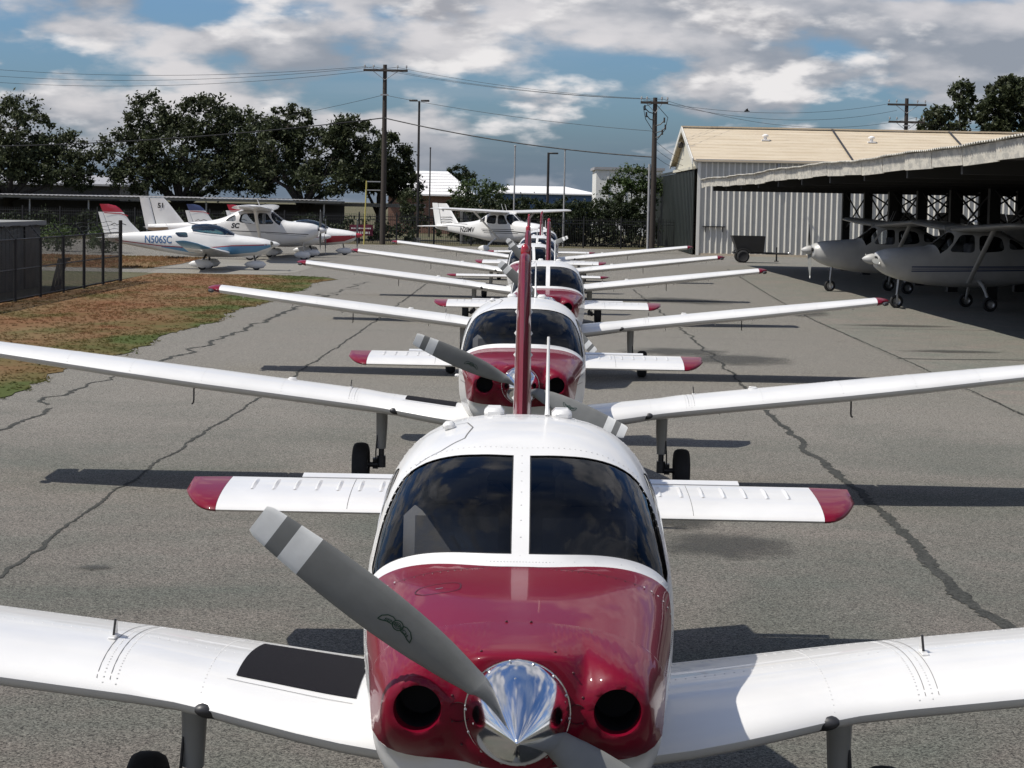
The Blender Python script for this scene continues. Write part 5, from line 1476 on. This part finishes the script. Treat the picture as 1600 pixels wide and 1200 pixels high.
def side_line(loft, pts, width, side, m, parent, name='stripe', off=.003):
    P = densify(pts, .12, False)
    return ribbon(lambda y, z: (loft.P(y, loft.phi_z(y, z, side), off), loft.N(y, loft.phi_z(y, z, side))), P, width).build(name, m, parent)
def slab_surface(name, secs, m, parent, axis, t=.11, mirror=False, angle=50):
    """tapered surface: secs = (span position, y of leading edge, y of trailing edge, other coordinate); axis 'x' wing, 'z' fin"""
    mb = MB(); rr = []
    for s, le, te, q in secs:
        ch = te-le
        if axis == 'x': rr.append([(s, le+ch*c, q+h*ch) for c, h in airfoil(9, t, 0.012)])
        else: rr.append([(q+h*ch, le+ch*c, s) for c, h in airfoil(9, t, 0.0)])
    inc = secs[-1][0] > secs[0][0]
    if (axis == 'x') != inc: rr = [r[::-1] for r in rr]
    mb.rings(rr); return mb.build(name, m, parent, angle=angle)
def propeller(parent, loc, R, spin_r, spin_l, mats, spin_m, nb=2, ang=20, wide=1.0):
    mb = MB(); mb.lathe([(.03, spin_r), (.0, spin_r)], 'Y', (0, 0, 0), 20, 0, (True, True)); pr = mb.build('propeller', spin_m, parent, loc=loc, rot=(0, radians(ang), 0))
    mb = MB(); mb.lathe([(-spin_l*k/10, spin_r*(1-(k/10)**1.8)**.8+.001) for k in range(11)], 'Y', (0, 0, 0), 24, 0, (False, True)); mb.build('spinner', spin_m, pr)
    for b in range(nb):
        rr = []
        for i in range(12):
            r = .06+(R-.06)*i/11; f = i/11; ch = wide*(.07+.09*sin(pi*min(1, f*1.05+.08))*1.0); a = radians(55-42*f); th = .05*(1-f)+.008
            if i == 11: ch *= .55
            ring = []
            for k in range(8):
                t = 2*pi*k/8; u = .5*ch*cos(t); v = .5*th*sin(t); ring.append((r, u*sin(a)-v*cos(a), u*cos(a)+v*sin(a)))
            rr.append(ring)
        mb = MB(); mb.rings(rr)
        for i in range(11):
            if i >= 10: 
                for k in range(8): mb.m[i*8+k] = 1
        mb.build('blade', mats, pr, rot=(0, 2*pi*b/nb, 0), angle=60)
    return pr
def wheel_pant(parent, c, L, r, m='white_paint'):
    mb = MB(); rr = []
    for k in range(9):
        f = k/8; s = sqrt(max(.0, sin(pi*min(1, f**.75)))) if 0 < k < 8 else .03
        rr.append([(c[0]+r*.55*s*cos(2*pi*q/12), c[1]-L*.42+L*f, c[2]+r*s*sin(2*pi*q/12)*(1.0)) for q in range(12)])
    mb.rings(rr); p = mb.build('wheel_fairing', m, parent, angle=70); return p

# ------------------------------------------------------------------ high-wing airplane
CL = Loft(
    zb=[(.12, 1.10), (.35, .95), (.8, .80), (1.5, .68), (2.4, .62), (3.6, .66), (5.0, .86), (6.5, 1.08), (7.7, 1.25)],
    zm=[(.12, 1.36), (1.2, 1.30), (2.4, 1.35), (3.6, 1.35), (5, 1.30), (7.7, 1.38)],
    zt=[(.12, 1.58), (.35, 1.66), (.9, 1.72), (1.45, 1.76), (1.55, 1.78), (1.9, 2.02), (2.2, 2.22), (2.4, 2.27), (3.3, 2.27), (3.6, 2.20), (4.2, 1.92), (4.7, 1.76), (5.5, 1.66), (7.7, 1.50)],
    w=[(.12, .30), (.35, .42), (.8, .50), (1.5, .54), (2.4, .555), (3.4, .53), (4.2, .42), (5.0, .33), (6.5, .18), (7.7, .07)],
    nt=[(.12, 2.6), (1.5, 2.8), (2.3, 4.0), (3.5, 3.5), (4.6, 2.4), (7.7, 2.0)], nb=2.7, shift=.22)
def make_high_wing(name, nose_wheel_pants=True, stripes=(), pang=78, W='white_paint'):
    root = empty(name); polys = []
    for sd in (1, -1):
        def zy(p): return [(y, CL.phi_z(y, z, sd)) for y, z in p]
        polys.append(('win', zy(chaikin([(2.02, 1.62), (2.75, 1.60), (2.75, 2.10), (2.36, 2.10)], 2, .12))))
        polys.append(('win', zy(chaikin([(2.88, 1.60), (3.62, 1.66), (3.52, 2.05), (2.88, 2.10)], 2, .16))))
        pw = [(1.60+.22*sin(radians(a))**2, radians(a)*sd) for a in (3, 15, 30, 45, 58, 66)] + [(1.98, radians(56)*sd), (2.14, radians(44)*sd), (2.18, radians(34)*sd), (2.10, radians(16)*sd), (2.08, radians(3)*sd)]
        polys.append(('shield', pw))
        polys.append(('win', zy(chaikin([(3.74, 1.70), (4.25, 1.72), (4.05, 1.88), (3.76, 2.02)], 2, .18))))
    ys = [.12+.1*i for i in range(44)] + [4.6+.25*i for i in range(13)] + [7.7]
    par, tris = skin(CL, ys, 48, polys, gap=.03, step=.05)
    mb, nor = skin_part(CL, par, tris, {'body': 0}); fus = mb.build('fuselage', W, root, normals=nor)
    mb = MB(); ring = [CL.S(.12, 2*pi*k/24) for k in range(24)]; c0 = Vector((0, .07, 1.36))
    mb.add(ring+[c0.lerp(p, .86)+Vector((0, -.035, 0)) for p in ring]+[c0], [(k, 24+k, 24+(k+1) % 24, (k+1) % 24) for k in range(24)] + [(24+k, 48, 24+(k+1) % 24) for k in range(24)])
    cw = mb.build('cowling', W, root, angle=70)
    for s in (-1, 1):
        mb = MB(); mb.rbox((s*.20, .055, 1.40), (.17, .05, .12), .02); mb.build('air_inlet', 'black', cw)
    mb, nor = skin_part(CL, par, tris, {'body': 0}, off=-.03, flip=True, extra=lambda y: 1.4 < y < 4.5); mb.build('cabin_lining', 'cabin_dark', root)
    for sd in (1, -1):
        for nm, reg, lo, hi in (('windshield_pane', 'shield', 0, 9), ('side_window', 'win', 0, 2.8), ('side_window', 'win', 2.8, 3.68), ('rear_window', 'win', 3.68, 9)):
            tt = [(f, r) for f, r in tris if r == reg and lo < sum(par[i][0] for i in f)/3 < hi and (sum(par[i][1] for i in f) > 0) == (sd > 0)]
            mb, nor = skin_part(CL, par, tt, {reg: 0}, off=-.004)
            if mb.f: mb.build(nm, 'windshield_glass', root, normals=nor)
    for x in (-.26, .26):
        mb = MB(); mb.rbox((x, 2.75, 1.55), (.42, .12, .6), .05); mb.rbox((x, 2.5, 1.2), (.42, .5, .14), .05); mb.build('seat', 'seat_grey', root)
    mb = MB(); mb.rbox((0, 1.85, 1.5), (.95, .3, .3), .05); mb.build('instrument_panel', 'cabin_dark', root)
    for sd in (1, -1):
        wg = slab_surface('wing', [(sd*.30, 2.10, 3.74, 2.25), (sd*.56, 2.10, 3.74, 2.255), (sd*2.6, 2.10, 3.74, 2.31), (sd*5.25, 2.24, 3.38, 2.40), (sd*5.42, 2.34, 3.34, 2.40), (sd*5.5, 2.55, 3.25, 2.40)], W, root, 'x', .115)
        mb = MB(); ribbon(lambda x, y: (Vector((x, y, 2.262+.022*abs(x)*1.2+.045)), Vector((0, 0, 1))), [(sd*(.7+.2*k), 3.2) for k in range(24)], .012, mb); mb.build('flap_seam', 'seam', wg)
        mb = MB(); a, b = Vector((sd*.52, 2.62, .78)), Vector((sd*2.55, 2.72, 2.26)); rr = []
        for k in range(5):
            p = a.lerp(b, k/4); rr.append([p+Vector((0, .075*cos(2*pi*q/10), 0))+Vector((-.6*sd, 0, .8))*(.03*sin(2*pi*q/10)) for q in range(10)])
        mb.rings(rr if sd < 0 else [r[::-1] for r in rr]); mb.build('wing_strut', W, root)
        mb = MB(); pts = [(sd*.40, 2.95, .80), (sd*.75, 2.98, .66), (sd*1.12, 3.02, .34), (sd*1.2, 3.03, .24)]; mb.tube(pts, [.06, .05, .04, .035], 8); g = mb.build('landing_gear', W, root)
        wheel(g, (sd*1.27, 3.03, .205), .205, .14)
        if nose_wheel_pants: wheel_pant(g, (sd*1.27, 3.03, .26), .85, .20)
        slab_surface('stabilizer', [(sd*.05, 6.75, 7.75, 1.40), (sd*1.55, 7.02, 7.72, 1.40), (sd*1.70, 7.15, 7.68, 1.40)], W, root, 'x', .09)
        for zl in stripes:
            side_line(CL, zl[0], zl[1], sd, zl[2], fus)
    mb = MB(); mb.tube([(0, .78, .95), (0, .72, .30)], [.045, .035], 8); g = mb.build('landing_gear', 'steel', root)
    for s in (-.075, .075): 
        mb = MB(); mb.box((s, .72, .26), (.015, .05, .26)); mb.build('fork', W, g, smooth=False)
    wheel(g, (0, .72, .19), .19, .12)
    if nose_wheel_pants: wheel_pant(g, (0, .74, .25), .75, .18)
    fin = slab_surface('fin', [(1.42, 5.6, 7.30, 0), (1.62, 6.1, 7.36, 0), (2.55, 6.86, 7.60, 0), (2.68, 7.0, 7.64, 0)], W, root, 'z', .085)
    slab_surface('rudder', [(1.30, 7.32, 7.80, 0), (2.55, 7.62, 8.06, 0), (2.70, 7.68, 8.08, 0)], W, root, 'z', .10)
    for x in (-.15, .15):
        mb = MB(); mb.tube([(x, 2.7, 2.36), (x, 2.85, 2.72)], [.012, .006], 6); mb.build('whip_antenna', W, root)
    propeller(root, (0, 0, 1.37), .95, .15, .30, ['blade_paint', 'blade_white'], W, 2, pang)
    return root, fus
K, G = 'text_black', 'text_grey'
thin3 = [([(1.0, 1.18), (7.2, 1.28)], .035, 'navy_paint'), ([(1.0, 1.12), (7.2, 1.24)], .022, 'navy_paint'), ([(1.0, 1.06), (7.2, 1.20)], .035, 'navy_paint')]
# sheltered pair on the right
a1, f1 = make_high_wing('high_wing_airplane', False, thin3, 6, 'shaded_white')
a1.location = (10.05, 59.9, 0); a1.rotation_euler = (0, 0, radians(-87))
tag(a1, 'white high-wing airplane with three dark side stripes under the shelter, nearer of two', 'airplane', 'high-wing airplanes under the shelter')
a2, f2 = make_high_wing('high_wing_airplane', False, [([(1.6, 1.10), (7.0, 1.22)], .02, 'text_grey')], 78, 'shaded_white')
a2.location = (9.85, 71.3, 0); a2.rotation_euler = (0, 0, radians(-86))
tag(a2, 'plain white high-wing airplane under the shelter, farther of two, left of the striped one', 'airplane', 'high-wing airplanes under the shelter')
for i, (yy, lb) in enumerate(((98.5, 'shaded airplane at the back of the shelter, leftmost of three dark tails'), (87.0, 'shaded airplane at the back of the shelter, middle of three dark tails'), (76.5, 'shaded airplane at the back of the shelter, rightmost of three dark tails'))):
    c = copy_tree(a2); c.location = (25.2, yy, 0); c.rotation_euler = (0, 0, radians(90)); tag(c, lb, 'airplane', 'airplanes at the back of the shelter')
# parked on the left with a number on its tail
a3, f3 = make_high_wing('high_wing_airplane', True, [([(.5, 1.18), (2.4, 1.25), (5.2, 1.32)], .03, 'text_black'), ([(.6, 1.10), (2.4, 1.20)], .018, 'text_grey'), ([(4.6, 1.55), (5.2, 1.50), (6.0, 1.62)], .05, 'text_black')])
a3.location = (-8.75, 96.0, 0); a3.rotation_euler = (0, 0, radians(92))
for ch in a3.children:
    if ch.name.startswith('fin'): flat_text('51', (-.052, 7.28, 2.25), (0, -1, 0), (0, 0, 1), .30, 'text_black', ch, bold=.01)
surf_text(CL, 'SC', 3.95, 1.42, .30, -1, K, f3, .2, bold=.012)
tag(a3, 'white high-wing airplane with 51 on its tail, parked among the small low-wing airplanes', 'airplane')
# parked at the back, registration N20MV
a4, f4 = make_high_wing('high_wing_airplane', True, [([(.6, 1.16), (1.6, 1.22), (3.9, 1.22)], .05, K), ([(1.3, 1.12), (3.8, 1.12)], .03, K), ([(1.6, 1.33), (4.0, 1.31)], .03, K), ([(5.2, 1.55), (6.4, 1.58)], .035, K), ([(5.4, 1.42), (7.2, 1.46)], .03, K)])
a4.location = (1.5, 115.5, 0); a4.rotation_euler = (0, 0, radians(50))
surf_text(CL, 'N20MV', 5.75, 1.13, .38, -1, K, f4, .15, .95, .009)
for ch in a4.children:
    if ch.name.startswith('fin'):
        flat_text('6', (-.050, 7.30, 2.28), (0, -1, 0), (0, 0, 1), .26, 'text_black', ch, bold=.01)
        for z in (1.62, 1.76, 1.90):
            mb = MB(); ribbon(lambda y, q: (Vector((-.062, y, q)), Vector((-1, 0, 0))), [(7.4, z), (6.6, z+.03), (6.5, z-.02)], .03, mb); mb.build('stripe', K, ch)
tag(a4, 'white high-wing airplane marked N20MV parked in front of the hedge', 'airplane')

# ------------------------------------------------------------------ small low-wing airplane with bubble canopy
PL = Loft(
    zb=[(.05, .82), (.3, .66), (.9, .54), (1.8, .48), (2.8, .48), (3.6, .56), (4.6, .72), (5.4, .86), (6.3, 1.02)],
    zm=[(.05, 1.0), (1.0, .98), (2.4, 1.02), (4.0, 1.06), (6.3, 1.12)],
    zt=[(.05, 1.13), (.3, 1.20), (.9, 1.29), (1.3, 1.33), (1.38, 1.35), (1.7, 1.53), (2.1, 1.68), (2.5, 1.74), (2.9, 1.71), (3.4, 1.60), (4.0, 1.48), (4.6, 1.42), (5.4, 1.36), (6.3, 1.26)],
    w=[(.05, .20), (.3, .36), (.9, .47), (1.8, .55), (2.6, .57), (3.4, .50), (4.4, .36), (5.4, .22), (6.3, .06)],
    nt=2.3, nb=2.4, shift=.25)
def make_sport(tip, low, spin, txt, pang=88):
    root = empty('sport_airplane'); W = 'white_paint'; polys = []
    up = [(1.46, 1.30), (1.9, 1.31), (2.5, 1.36), (3.0, 1.42)]
    r = [(y, PL.phi_z(y, z, 1)) for y, z in densify(up, .1, False)] + [(3.06, radians(40)), (3.08, radians(20)), (3.08, 0)]
    front = [(1.44+.25*sin(radians(a))**2*.15, radians(a)) for a in (0, 20, 40)]
    can = r + [(a, -b) for a, b in r[::-1][1:]] + [(1.45, -radians(50)), (1.44, 0.0), (1.45, radians(50))]
    polys.append(('canopy', can))
    for sd in (1, -1):
        polys.append(('rear' + 'lr'[sd > 0], [(y, PL.phi_z(y, z, sd)) for y, z in chaikin([(3.16, 1.22), (3.52, 1.22), (3.72, 1.40), (3.22, 1.42)], 2, .15)]))
        lowp = [(.06, .98), (1.5, .92), (2.6, .80), (4.2, .86)]
        botp = [(4.2, .82), (3.0, .62), (1.5, .60), (.6, .70), (.06, .90)]
        polys.append(('low', [(y, PL.phi_z(y, z, sd)) for y, z in densify(lowp, .15, False)+densify(botp, .15, False)]))
    ys = [.05+.08*i for i in range(45)] + [3.75+.25*i for i in range(10)] + [6.3]
    par, tris = skin(PL, ys, 44, polys, gap=.03, step=.05)
    mb, nor = skin_part(PL, par, tris, {'body': 0, 'low': 1}); fus = mb.build('fuselage', [W, low], root, normals=nor)
    mb = MB(); mb.add([PL.S(.05, 2*pi*k/20) for k in range(20)], [tuple(range(20))[::-1]]); mb.build('cowling', W, root)
    for g, nm in (('canopy', 'canopy'), ('rearr', 'rear_window'), ('rearl', 'rear_window')):
        mb, nor = skin_part(PL, par, tris, {g: 0}, off=.004); mb.build(nm, 'canopy_glass', root, normals=nor)
    mb = MB(); q = [(y, ph) for y, ph in r[:-1]]; ribbon(lambda y, p: (PL.P(y, p, .008), PL.N(y, p)), q, .05, mb); mb.build('canopy_frame', W, root)
    mb = MB(); ribbon(lambda y, p: (PL.P(y, p, .008), PL.N(y, p)), [(y, -p) for y, p in q], .05, mb); mb.build('canopy_frame', W, root)
    for x in (-.24, .24):
        mb = MB(); mb.rbox((x, 2.75, 1.12), (.42, .12, .6), .05, rot=Matrix.Rotation(radians(-18), 3, 'X')); mb.rbox((x, 2.45, .85), (.42, .5, .12), .04); mb.build('seat', 'seat_grey', root)
    mb = MB(); mb.rbox((0, 1.72, 1.16), (.9, .35, .24), .05); mb.build('instrument_panel', 'cabin_dark', root)
    for sd in (1, -1):
        side_line(PL, [(.2, .985), (1.5, .93), (2.6, .815), (4.2, .87), (6.0, 1.06)], .035, sd, 'scarlet_paint', fus, off=.004)
        wg = slab_surface('wing', [(sd*.35, 1.55, 3.15, .66), (sd*.62, 1.60, 3.10, .66), (sd*3.7, 1.85, 2.85, .90)], W, root, 'x', .13)
        slab_surface('wing_tip', [(sd*3.702, 1.85, 2.85, .90), (sd*4.0, 1.98, 2.88, .96), (sd*4.2, 2.25, 2.98, 1.06), (sd*4.28, 2.6, 3.06, 1.14)], low, wg, 'x', .11)
        slab_surface('stabilizer', [(sd*.03, 5.75, 6.55, 1.16), (sd*1.3, 5.95, 6.5, 1.16), (sd*1.42, 6.1, 6.46, 1.16)], W, root, 'x', .09)
        mb = MB(); mb.tube([(sd*.35, 2.5, .56), (sd*.7, 2.52, .46), (sd*.92, 2.55, .22)], [.05, .04, .035], 8); g = mb.build('landing_gear', 'dark_metal', root)
        wheel(g, (sd*.98, 2.55, .17), .17, .12); wheel_pant(g, (sd*.98, 2.52, .23), .95, .17)
    mb = MB(); mb.tube([(0, .75, .7), (0, .62, .2)], .03, 8); g = mb.build('landing_gear', 'dark_metal', root); wheel(g, (0, .62, .16), .16, .1); wheel_pant(g, (0, .60, .22), .85, .16)
    fs = [(1.15, 4.55, 6.12, 0), (1.35, 5.05, 6.20, 0), (1.75, 5.45, 6.36, 0), (2.12, 5.72, 6.50, 0)]
    fin = slab_surface('fin', fs, W, root, 'z', .075)
    slab_surface('fin_tip', [(2.122, 5.722, 6.50, 0), (2.25, 5.84, 6.56, 0), (2.36, 6.0, 6.60, 0), (2.42, 6.3, 6.63, 0)], tip, fin, 'z', .07)
    side = []
    mb = MB()
    for s in (-1, 1):
        ribbon(lambda y, z: (Vector((s*.040, y, z)), Vector((s, 0, 0))), [(5.55, 1.98), (5.8, 2.06), (6.45, 2.09)], .035, mb)
    mb.build('stripe', 'scarlet_paint', fin)
    mb = MB(); ribbon(lambda y, z: (Vector((-.040, y, z)), Vector((-1, 0, 0))), [(6.2, 1.62), (6.05, 1.70), (5.95, 1.63), (5.8, 1.70), (5.6, 1.64)], .025, mb); mb.build('emblem', 'text_black', fin)
    slab_surface('rudder', [(1.12, 6.14, 6.40, 0), (2.12, 6.51, 6.68, 0)], W, root, 'z', .08)
    mb = MB(); mb.tube([(0, 3.9, 1.42), (0, 4.15, 1.80)], [.012, .006], 6); mb.build('whip_antenna', W, root)
    propeller(root, (0, .0, 1.0), .84, .12, .28, ['blade_paint', 'blade_white'], spin, 2, pang, .8)
    if txt: surf_text(PL, txt, 4.86, .985, .39, -1, 'text_blue', fus, .0, .80, .007)
    return root
s1 = make_sport('scarlet_paint', 'blue_paint', 'white_paint', 'N506SC', 8); s1.location = (-9.25, 81.6, 0); s1.rotation_euler = (0, 0, radians(90))
tag(s1, 'small white low-wing airplane with blue belly and N506SC on its side', 'airplane', 'bubble-canopy airplanes on the left')
s2 = make_sport('navy_paint', 'white_paint', 'white_paint', None); s2.location = (-9.0, 101.5, 0); s2.rotation_euler = (0, 0, radians(90))
tag(s2, 'small white low-wing airplane with navy tail tip, mostly hidden behind the one marked 51', 'airplane', 'bubble-canopy airplanes on the left')
s3 = make_sport('scarlet_paint', 'scarlet_paint', 'scarlet_paint', None); s3.location = (-7.9, 107.0, 0); s3.rotation_euler = (0, 0, radians(86))
tag(s3, 'small white low-wing airplane with red spinner and red belly, rightmost of the left group', 'airplane', 'bubble-canopy airplanes on the left')

# ------------------------------------------------------------------ dump trailer at the hangar wall
tr = empty('hopper_trailer', (11.75, 107.5, 0)); mb = MB()
def hop(z, x0, x1, y): return [(x0, -y, z), (x1, -y, z), (x1, y, z), (x0, y, z)]
mb.rings([hop(.55, -.55, .75, .5), hop(1.35, -.85, .80, .6), hop(1.35, -.80, .75, .55), hop(.6, -.5, .7, .45)], 0, (True, True)); mb.build('hopper', 'steel_dark', tr, smooth=False)
mb = MB(); mb.box((.25, 0, .5), (2.0, .9, .08)); mb.tube([(.9, 0, .48), (2.1, 0, .48)], .05, 8); fr = mb.build('frame', 'steel_dark', tr, smooth=False)
mb = MB(); mb.tube([(1.45, 0, .12), (1.45, 0, .8)], .04, 8); mb.box((1.45, 0, .1), (.2, .2, .04)); mb.build('jack', 'steel_dark', tr)
mb = MB(); mb.rbox((2.1, 0, .5), (.2, .12, .12), .03); mb.build('hitch', 'steel', tr)
for s in (-1, 1):
    mb = MB(); n = 20; h = .09; R = .32; prof = [(-h*.7, R*.55), (-h, R*.75), (-h*.7, R*.97), (0, R), (h*.7, R*.97), (h, R*.75), (h*.7, R*.55)]
    rings = [[(-.3+r*cos(2*pi*k/n), s*.66+a, .32+r*sin(2*pi*k/n)) for k in range(n)] for a, r in prof]; mb.rings(rings); w = mb.build('wheel', 'rubber', tr)
    mb = MB(); mb.rings([[(-.3+R*.56*cos(2*pi*k/n), s*.66+a, .32+R*.56*sin(2*pi*k/n)) for k in range(n)] for a in (-.05, .05)]); mb.build('rim', 'dark_metal', w)
    mb = MB(); pts = [(-.3+.40*cos(t), s*.66, .32+.40*sin(t)) for t in [radians(q) for q in range(20, 161, 20)]]; mb.tube(pts, .04, 4); mb.build('mudguard', 'steel_dark', tr)
tag(tr, 'dark grey hopper trailer standing against the ribbed hangar wall', 'trailer')
